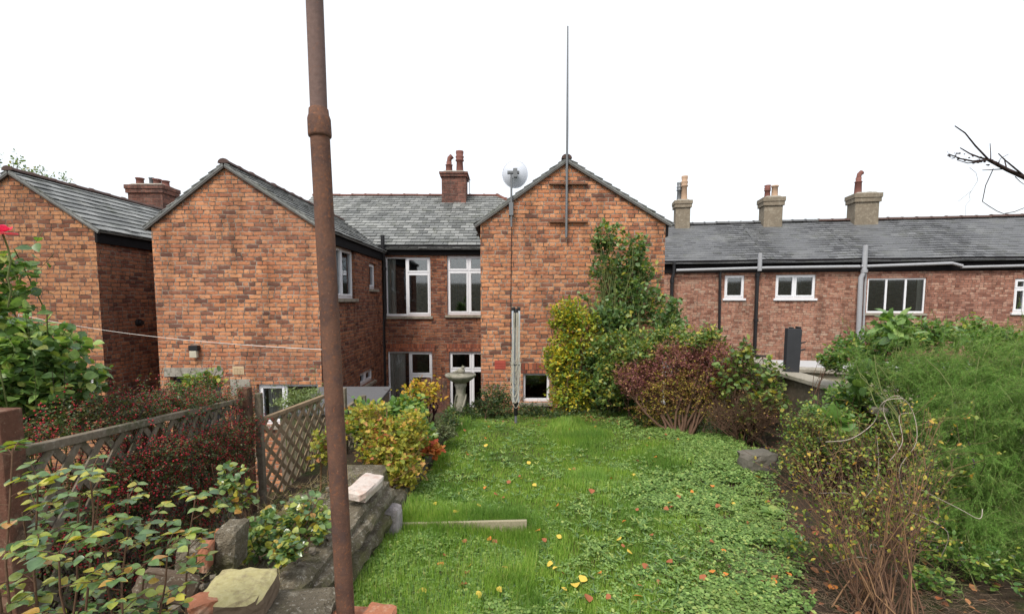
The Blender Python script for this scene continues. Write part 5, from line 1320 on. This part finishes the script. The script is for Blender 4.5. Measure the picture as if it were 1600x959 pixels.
# bare twiggy shrub
tw_ = thing('twiggy_shrub', G(1395, 985), 'half-bare upright shrub of many reddish twigs with few small leaves at the lower right', 'shrub')
sb, fbt, fbk = MB(), FB(), FB()
b0 = np.array(G(1395, 985)) + np.array([0, .1, 0]); tips = []
for k in range(64):
    tx, ty = 1345 + 150 * np.sign(rng.random() - .55) * rng.random() ** .6, rng.uniform(640, 800)
    if k < 12: ty = rng.uniform(620, 700); tx = rng.uniform(1300, 1460)
    Yt = rng.uniform(2.4, 3.3); e = np.array(P(tx, ty, Yt)); bb_ = b0 + rng.normal(size=3) * np.array([.08, .1, 0])
    pts = curve_pts(bb_, e, 10, .10, .012); rr = [max(.001, .0046 * (1 - i / 9.5)) * rng.uniform(.8, 1.1) for i in range(10)]
    sb.cur = 0 if rng.random() < .75 else 1
    sb.tube(pts, rr, 5, False)
    for q in range(8):
        i = rng.integers(3, 9); d = nrm(np.array(pts[i]) - np.array(pts[i - 1])) * .6 + rng.normal(size=3) * .6 + np.array([0, 0, .2]); e2 = np.array(pts[i]) + nrm(d) * rng.uniform(.1, .32)
        sp_ = curve_pts(pts[i], e2, 5, .15, .04); sb.tube(sp_, [rr[i] * .55, rr[i] * .45, .0012, .001, .0007], 3, False); tips += [sp_[2], sp_[3], sp_[4]]
tips = np.array(tips); N = len(tips)
for q in range(3):
    k = rng.random(N) < .42; fbt.add(LEAF, tips[k] + rng.normal(size=(k.sum(), 3)) * .008, rdir(k.sum(), .3), rng.normal(size=(k.sum(), 3)) * .5 + np.array([0, 0, 1]), rng.uniform(.014, .03, k.sum()))
k = rng.random(N) < .12
for q in range(5): fbk.add(BALL, tips[k] + rng.normal(size=(k.sum(), 3)) * .012, rdir(k.sum()), np.array([0, 0, 1.]), .004)
sb.build('twigs', [M_REDST, M_TAN], tw_, uv=False); fbt.build('leaves', leaf_mat('sparse_yellow_leaves', [(0, (.10, .17, .03)), (.5, (.2, .26, .05)), (.85, (.4, .34, .05)), (1, (.5, .25, .06))]), tw_); tag(fbk.build('berries', M_DKBER, tw_), kind='stuff')
# under-shrub foliage that fills the background between twigs
shrub('straggling_shrub', 'straggling small-leaved green shrub behind the bare reddish twigs', 'shrub', G(1300, 800) + Vector((.3, .3, 0)),
      [BL(1262, 655, 4.3, 44, 34, .3, 130), BL(1270, 690, 4.2, 55, 42, .3, 150), BL(1340, 700, 3.9, 60, 50, .3, 190), BL(1420, 690, 3.7, 60, 55, .3, 200), BL(1440, 790, 3.4, 60, 50, .3, 150), BL(1245, 720, 4.2, 30, 30, .2, 50), BL(1350, 780, 3.6, 50, 40, .3, 90)],
      LEAF, .028, leaf_mat('straggle_leaves', [(0, (.05, .12, .03)), (.5, (.12, .21, .045)), (.8, (.24, .30, .06)), (1, (.42, .34, .05))]), stem=M_REDST, L=.18, per=6, nstem=5, sr=.007, limbs=30)
# pale dead bindweed stems
m = MB()
dv = [[(1405, 700), (1380, 640), (1400, 618), (1425, 640), (1432, 690), (1405, 735), (1420, 790)], [(1290, 690), (1330, 685), (1365, 660), (1380, 628), (1410, 622)], [(1425, 645), (1405, 650), (1410, 690), (1390, 720)],
      [(1280, 770), (1330, 772), (1350, 800), (1320, 810)], [(1360, 860), (1365, 850), (1400, 880), (1390, 930)], [(1440, 765), (1500, 795), (1530, 810), (1535, 795)], [(1350, 780), (1372, 745), (1370, 680)], [(1400, 960), (1380, 900), (1350, 870), (1300, 880)], [(1425, 800), (1480, 830), (1470, 870)]]
for pl in dv:
    Y0 = rng.uniform(2.5, 2.9); pts = [np.array(P(x, y, Y0 + rng.uniform(-.08, .08))) for x, y in pl]
    out = []
    for i in range(len(pts) - 1):
        p0, p1, p2, p3 = pts[max(i - 1, 0)], pts[i], pts[i + 1], pts[min(i + 2, len(pts) - 1)]
        for t in np.linspace(0, 1, 6)[:-1]: out.append(.5 * ((2 * p1) + (p2 - p0) * t + (2 * p0 - 5 * p1 + 4 * p2 - p3) * t * t + (3 * p1 - p0 - 3 * p2 + p3) * t ** 3))
    out.append(pts[-1]); m.tube(out, .0021, 5, False)
tag(m.build('dead_vine', M_GREYTW, None, G(1395, 960), uv=False), 'pale curling dead vine stems tangled in the bare reddish shrub', 'vine')
# overhanging bare branch, on a tree outside the frame
Yb = 4.2
tr = thing('bare_tree', (5.4, Yb, 0), 'bare dark branch reaching into the top right of the sky', 'tree')
m = MB(); m.tube(curve_pts((5.4, Yb, -.2), (5.6, Yb + .1, 4.2), 8, .03, .01), [.11, .1, .09, .085, .075, .06, .05, .03], 10); m.build('trunk', M_BARK, tr, uv=False)
m = MB()
def bl(pts, r0_, r1_): 
    q = [P(x, y, Yb + dy) for x, y, dy in pts]; m.tube(q, [1.35 * r0_ + (r1_ - r0_) * i / (len(q) - 1) for i in range(len(q))], 6, False)
tr0 = P(1820, 380, Yb)
m.tube([(5.45, Yb, 1.9), tr0, P(1700, 325, Yb), P(1600, 277, Yb)], [.04, .032, .025, .018], 8)
bl([(1600, 277, 0), (1575, 266, 0), (1545, 250, 0)], .013, .009); bl([(1545, 250, 0), (1524, 228, -.05), (1508, 208, -.08), (1492, 197, -.1)], .006, .002)
bl([(1545, 250, 0), (1530, 246, .03), (1515, 240, .05), (1500, 231, .08)], .006, .0018); bl([(1545, 250, 0), (1520, 252, -.03), (1500, 248, -.06), (1483, 241, -.08)], .006, .002); bl([(1535, 253, 0), (1512, 255, .05), (1495, 250, .06)], .004, .0015)
bl([(1548, 252, 0), (1548, 240, 0), (1547, 224, 0)], .0035, .0015); bl([(1570, 264, 0), (1555, 265, .02), (1535, 266, .03)], .004, .0015); bl([(1600, 275, 0), (1582, 260, -.05), (1570, 250, -.05), (1560, 240, -.05)], .006, .002); bl([(1573, 264, 0), (1570, 252, .03), (1570, 248, .04)], .004, .002); bl([(1560, 258, 0), (1563, 248, 0), (1576, 241, 0)], .0025, .001)
bl([(1552, 264, .05), (1540, 290, .05), (1535, 315, .05), (1545, 322, .05), (1558, 330, .05), (1568, 334, .05), (1585, 331, .05), (1600, 325, .05)], .0028, .0022); bl([(1515, 262, 0), (1525, 270, 0), (1528, 282, 0), (1518, 298, 0), (1497, 315, 0)], .0012, .0007); bl([(1518, 298, 0), (1514, 305, 0), (1516, 312, 0), (1508, 322, 0), (1509, 337, 0)], .001, .0006); bl([(1586, 276, 0), (1594, 284, 0), (1604, 291, 0)], .0025, .0012)
for k in range(34):
    x, y = rng.uniform(1480, 1560), 0; y = 240 + (x - 1480) * .2 + rng.uniform(-6, 8); p0 = P(x, y, Yb + rng.uniform(-.05, .05)); m.sphere(p0, rng.uniform(.004, .009), 5, 4, (1.4, 1, .8))
    if k % 2: m.tube([p0, p0 + Vector((rng.uniform(-.05, .03), 0, rng.uniform(-.04, .04)))], [.0015, .0008], 4, False)
m.build('branch', M_DKTWIG, tr, uv=False)
# distant tree tops behind the left ridge
def far_tree(px, py, Y, label):
    c = P(px, py, Y); root = thing('tree', (c.x, Y, YARD), label, 'tree', 'distant trees'); sb, fb2, tb2 = MB(), FB(), FB()
    sb.tube([(c.x, Y, YARD), (c.x, Y, c.z - 1.0), c], [.2, .12, .03], 7)
    for k in range(10):
        e = np.array(c) + rng.normal(size=3) * np.array([.6, .5, .3]); s0 = np.array([c.x, Y, c.z - 1.4]); sb.tube(curve_pts(s0, e, 6, .1, .03), [.03, .025, .02, .013, .009, .005], 4, False)
        sprigs(fb2, tb2, np.array([e] * 5) + rng.normal(size=(5, 3)) * .12, np.tile(s0, (5, 1)), .3, 4, LEAF, .11)
    sb.build('trunk', M_DKTWIG, root, uv=False); fb2.build('crown', M_LMIX, root)
far_tree(14, 258, 20, 'sparse tree top showing above the far left roof ridge'); far_tree(66, 282, 20, 'thin tree top showing just right of the far left gable peak')
# ============================================================ LAWN
def vn(x, y, s, seed=0):
    """smooth value noise"""
    r_ = np.random.default_rng(seed); g = r_.random((64, 64)); X = x * s + 20; Y = y * s + 20
    i, j = np.floor(X).astype(int), np.floor(Y).astype(int); u, v = X - i, Y - j; u = u * u * (3 - 2 * u); v = v * v * (3 - 2 * v); i %= 63; j %= 63
    return (g[i, j] * (1 - u) + g[i + 1, j] * u) * (1 - v) + (g[i, j + 1] * (1 - u) + g[i + 1, j + 1] * u) * v
kl = [G(*k) for k in kp]
def left_edge(y): return np.interp(y, [2, 3.4, kl[0].y, kl[-1].y, 8.4], [W1.x + .05, W0.x + .02, kl[0].x + .02, kl[-1].x + .02, kl[-1].x - .25])
def right_edge(y): return np.interp(y, [2, 2.5, 3.3, 4.4, 5.6, 7, 8.4], [1.2, 1.45, 1.9, 2.35, 3.0, 3.3, 3.6])
def gz(x, y): return lawn_z(y) + .02 * np.sin(x * 3.1 + y * 1.3) + .015 * np.sin(x * 7.3 - y * 4.1)
def sample(n, ymin=2.25, ymax=8.3, pw=1.6):
    y = (ymin ** (1 - pw) + rng.random(n) * (ymax ** (1 - pw) - ymin ** (1 - pw))) ** (1 / (1 - pw)) if pw != 1 else ymin * (ymax / ymin) ** rng.random(n)
    x = rng.uniform(-1.4, 3.7, n); k = (x > left_edge(y)) & (x < right_edge(y) + (rng.random(n) - .5) * .4); return x[k], y[k]
def grassiness(x, y):
    xb = np.interp(y, [2.3, 3, 4, 5, 6, 8], [.8, 1.15, 1.2, 1.45, 1.75, 2.5]); return 1 / (1 + np.exp(-((xb - x) * 3.4 + (vn(x, y, 1.7, 3) - .5) * 4 + (vn(x, y, 5, 8) - .5) * 3.5))) * np.where((y < 3.35) & (x < -.05 + .5 * (vn(x, y, 3, 31) - .5)), .35, 1) * (1 - .4 * (vn(x, y, 2.3, 21) > .74))
M_GRASS = leaf_mat('lawn_grass', [(0, (.10, .20, .02)), (.4, (.20, .34, .055)), (.8, (.29, .43, .085)), (.95, (.37, .45, .11)), (1, (.4, .34, .15))], rough=.5, spec=.3, trans=.35, bigcol=(.09, .20, .045), big=1.3, amt=.6)
gb = FB(); x, y = sample(420000, pw=1.5); g = grassiness(x, y); bare = vn(x, y, 3.1, 5) < .16
k = (rng.random(len(x)) < g * .95 + .04) & ~(bare & (y < 3.2)); x, y, g = x[k], y[k], g[k]; N = len(x)
lush = vn(x, y, 1.1, 12); h = (.022 + .05 * lush + .035 * (lush > .6)) * rng.uniform(.6, 1.25, N)
a = rng.uniform(0, 6.28, N) * .4 + vn(x, y, 1.5, 4) * 9; tilt = rng.uniform(.05, .75, N)
f = np.stack([np.cos(a) * tilt, np.sin(a) * tilt, np.ones(N)], 1); up = np.stack([np.cos(a), np.sin(a), np.zeros(N)], 1) + rng.normal(size=(N, 3)) * .15
gb.add(BLADE, np.stack([x, y, gz(x, y) - .004], 1), f, -up, .0026 + .00045 * y, h, h * 1.1)
tag(gb.build('lawn_grass', M_GRASS, None, (0, 4, 0)), 'bright green uncut lawn grass between the edging and the clover', 'grass', kind='stuff')
M_CLOV = leaf_mat('clover_leaves', [(0, (.07, .14, .035)), (.45, (.15, .26, .06)), (.85, (.25, .37, .11)), (1, (.37, .42, .12))], rough=.5, spec=.3, trans=.25, bigcol=(.16, .24, .06), big=1.3, amt=.6)
cb_ = FB(); x, y = sample(120000, pw=1.5); g = grassiness(x, y); bare = (vn(x, y, 2.9, 6) < .14)
k = (rng.random(len(x)) < (1 - g) ** 2 * .92 + .02) & ~bare; x, y, g = x[k], y[k], g[k]; N = len(x)
s_ = (.016 + .013 * vn(x, y, 1.3, 9)) * rng.uniform(.6, 1.35, N) * (1 + .04 * y) * (1 - .45 * g); zz = gz(x, y) + rng.uniform(.004, .06, N) * (1 - .4 * g) + .02 * vn(x, y, 3, 2); a = rng.uniform(0, 6.28, N)
cb_.add(CLOVER, np.stack([x, y, zz], 1), np.stack([np.cos(a), np.sin(a), rng.normal(size=N) * .2], 1), rng.normal(size=(N, 3)) * .3 + np.array([0, -.15, 1]), s_)
tag(cb_.build('clover', M_CLOV, None, (1, 4, 0)), 'low clover-like ground cover spreading over the right half of the lawn', 'ground cover', kind='stuff')
# taller weeds and dock leaves in the lawn
wb = FB(); x, y = sample(2200, pw=1.8); x = np.concatenate([x, rng.uniform(-.75, .15, 260)]); y = np.concatenate([y, rng.uniform(2.25, 3.3, 260)]); k = x > left_edge(y); x, y = x[k], y[k]; N = len(x)
for q in range(6):
    a = q * 1.05 + rng.uniform(0, .8, N); wb.add(LEAF, np.stack([x, y, gz(x, y) + .02], 1), np.stack([np.cos(a), np.sin(a), rng.uniform(.1, .7, N)], 1), np.array([0, 0, 1.]) + rng.normal(size=(N, 3)) * .2, .022, rng.uniform(.04, .07, N))
tag(wb.build('lawn_weeds', M_LROSB, None, (0, 4, 0)), 'small rosette weeds dotted through the lawn', 'weeds', kind='stuff')
p = G(1208, 808); wb = FB()
for q in range(6):
    a = q * 1.1; wb.add(OVATE, [tuple(p + Vector((0, 0, .02)))], [(math.cos(a), math.sin(a), .5)], np.array([0, 0, 1.]), .10, .12)
tag(wb.build('dock_plant', M_LROSB, None, p, smooth=True), 'single broad-leaved green weed standing above the clover at the right', 'plant')
# fine litter : dead twigs and crumbled leaves
lb = FB()
def litter(n, cx, cy, sx, sy):
    x = cx + rng.normal(size=n) * sx; y = cy + rng.normal(size=n) * sy; a = rng.uniform(0, 6.28, n); z = np.array([hgt(float(p_), float(q_)) for p_, q_ in zip(x, y)])
    lb.add(NEEDLE, np.stack([x, y, z + rng.uniform(.004, .05, n)], 1), np.stack([np.cos(a), np.sin(a), rng.normal(size=n) * .25], 1), np.array([0, 0, 1.]), rng.uniform(.0018, .0045, n), rng.uniform(.04, .16, n), .003)
litter(2600, 1.9, 2.6, .45, .35); litter(700, 2.6, 3.4, .6, .5); litter(500, 1.6, 7.6, 1.0, .3); litter(300, -.5, 2.6, .2, .25); litter(500, 3.2, 4.5, .4, .8); litter(350, -1.5, 2.6, .25, .5); litter(400, -1.7, 3.4, .25, .6); litter(300, 2.7, 5.8, .4, .5)
tag(lb.build('twig_litter', bark('straw_litter', (.17, .12, .08), .6), None, (2, 3, 0)), 'dead twigs and straw littering the soil around the shrubs', 'litter', kind='stuff')
lf = FB(); 
for (n, cx, cy, sx, sy) in ((420, 1.45, 7.55, .8, .3), (160, 1.9, 2.6, .4, .3), (120, 3.0, 5.6, .4, .6), (90, -1.3, 3.2, .3, .7), (120, 2.5, 3.4, .4, .4)):
    x = cx + rng.normal(size=n) * sx; y = cy + rng.normal(size=n) * sy; z = np.array([hgt(float(p_), float(q_)) for p_, q_ in zip(x, y)]); lf.add(LEAF, np.stack([x, y, z + .02], 1), rdir(n) * np.array([1, 1, .3]), rng.normal(size=(n, 3)) * .4 + np.array([0, 0, 1]), rng.uniform(.03, .06, n))
tag(lf.build('leaf_litter', leaf_mat('brown_leaf_litter', [(0, (.10, .04, .025)), (.6, (.22, .09, .045)), (1, (.36, .17, .07))], trans=.1), None, (1.5, 7.5, 0)), 'drift of brown fallen leaf litter under the shrubs', 'leaf litter', kind='stuff')
# individual fallen leaves
kinds = []
for nm, col, lab in (('orange_leaf', [(0, (.55, .17, .03)), (1, (.62, .24, .05))], 'orange fallen leaf lying on the lawn'), ('brown_leaf', [(0, (.28, .08, .03)), (1, (.36, .13, .06))], 'reddish brown curled fallen leaf lying on the lawn'), ('yellow_leaf', [(0, (.62, .42, .05)), (1, (.68, .5, .10))], 'yellow fallen leaf lying on the lawn')):
    for v in range(2):
        tv, tf = OVATE; tv = tv.copy(); tv[:, 2] += (.9 if v else -.5) * tv[:, 0] ** 2 + .18 * (tv[:, 1] - .5) ** 2 * (1 if v else -1); tv[:, 0] *= 1.35; tv[:, 1] -= .5
        me = bpy.data.meshes.new('fallen_leaf'); me.from_pydata([tuple(q) for q in tv], [], tf); me.polygons.foreach_set('use_smooth', [True] * len(tf))
        if v == 0: mat_ = leaf_mat(nm, col, rough=.55, trans=.15)
        me.materials.append(mat_); kinds.append((me, lab))
spots = [(1112, 903, 0), (1230, 912, 0), (1301, 930, 0), (936, 897, 0), (997, 940, 0), (724, 925, 1), (790, 894, 0), (911, 905, 2), (835, 763, 2), (758, 762, 0), (795, 757, 1), (924, 778, 1), (984, 869, 2), (850, 850, 1), (840, 831, 0), (1113, 763, 0), (990, 745, 2), (995, 722, 1), (1022, 722, 0), (1178, 802, 0), (1184, 749, 0), (1273, 838, 1), (1240, 835, 1), (1468, 943, 1), (1553, 914, 2), (1144, 787, 2), (826, 728, 2), (728, 706, 2), (745, 722, 1), (680, 789, 2), (712, 804, 2), (899, 915, 2), (944, 698, 0), (890, 670, 0), (759, 698, 2), (1078, 724, 2), (1240, 757, 2), (1112, 857, 1), (950, 740, 2), (780, 935, 2), (747, 945, 2), (1170, 820, 1), (1046, 790, 2), (870, 795, 0), (1350, 905, 1), (1290, 905, 0), (660, 935, 2), (765, 672, 0), (848, 703, 2), (1060, 690, 0), (930, 668, 0), (918, 935, 1)]
for i in range(64): spots.append((rng.uniform(660, 1220), rng.uniform(672, 945), int((1, 0, 1, 1, 2)[i % 5])))
for i, (px, py, k) in enumerate(spots):
    me, lab = kinds[k * 2 + i % 2]; p = G(px, py + 4); o = bpy.data.objects.new('fallen_leaf', me); COL.objects.link(o)
    o.location = (p.x, p.y, gz(p.x, p.y) + .055); s_ = random.uniform(.035, .058) if i < 52 else random.uniform(.03, .045); o.scale = (s_, s_, s_); o.rotation_euler = (random.uniform(-.5, .7), random.uniform(-.5, .5), random.uniform(0, 6.3))
    tag(o, lab, 'leaf', 'fallen leaves on the lawn')
# dead grass hanging on the old wall
lb = FB(); n = 900; t = rng.random(n); o_ = rng.uniform(.1, .75, n); W0n, WDn, WNn = np.array(W0), np.array(WD), np.array(WN)
pp = W0n + WDn * (WL * 1.0 * t)[:, None] + WNn * o_[:, None]; pp[:, 2] = wz0 + (wz1 - wz0) * t + .005 - .25 * np.maximum(0, o_ - .45); a = rng.uniform(0, 6.28, n)
lb.add(BLADE, pp, np.stack([np.cos(a), np.sin(a), rng.uniform(-.1, .9, n)], 1), rng.normal(size=(n, 3)) + np.array([0, 0, .5]), .003, rng.uniform(.04, .13, n))
tag(lb.build('dead_grass', leaf_mat('dry_grass', [(0, (.16, .11, .06)), (.6, (.36, .28, .16)), (1, (.14, .2, .05))]), None, W0), 'dry grass and moss tufts on top of the mossy concrete wall', 'dry grass', kind='stuff')
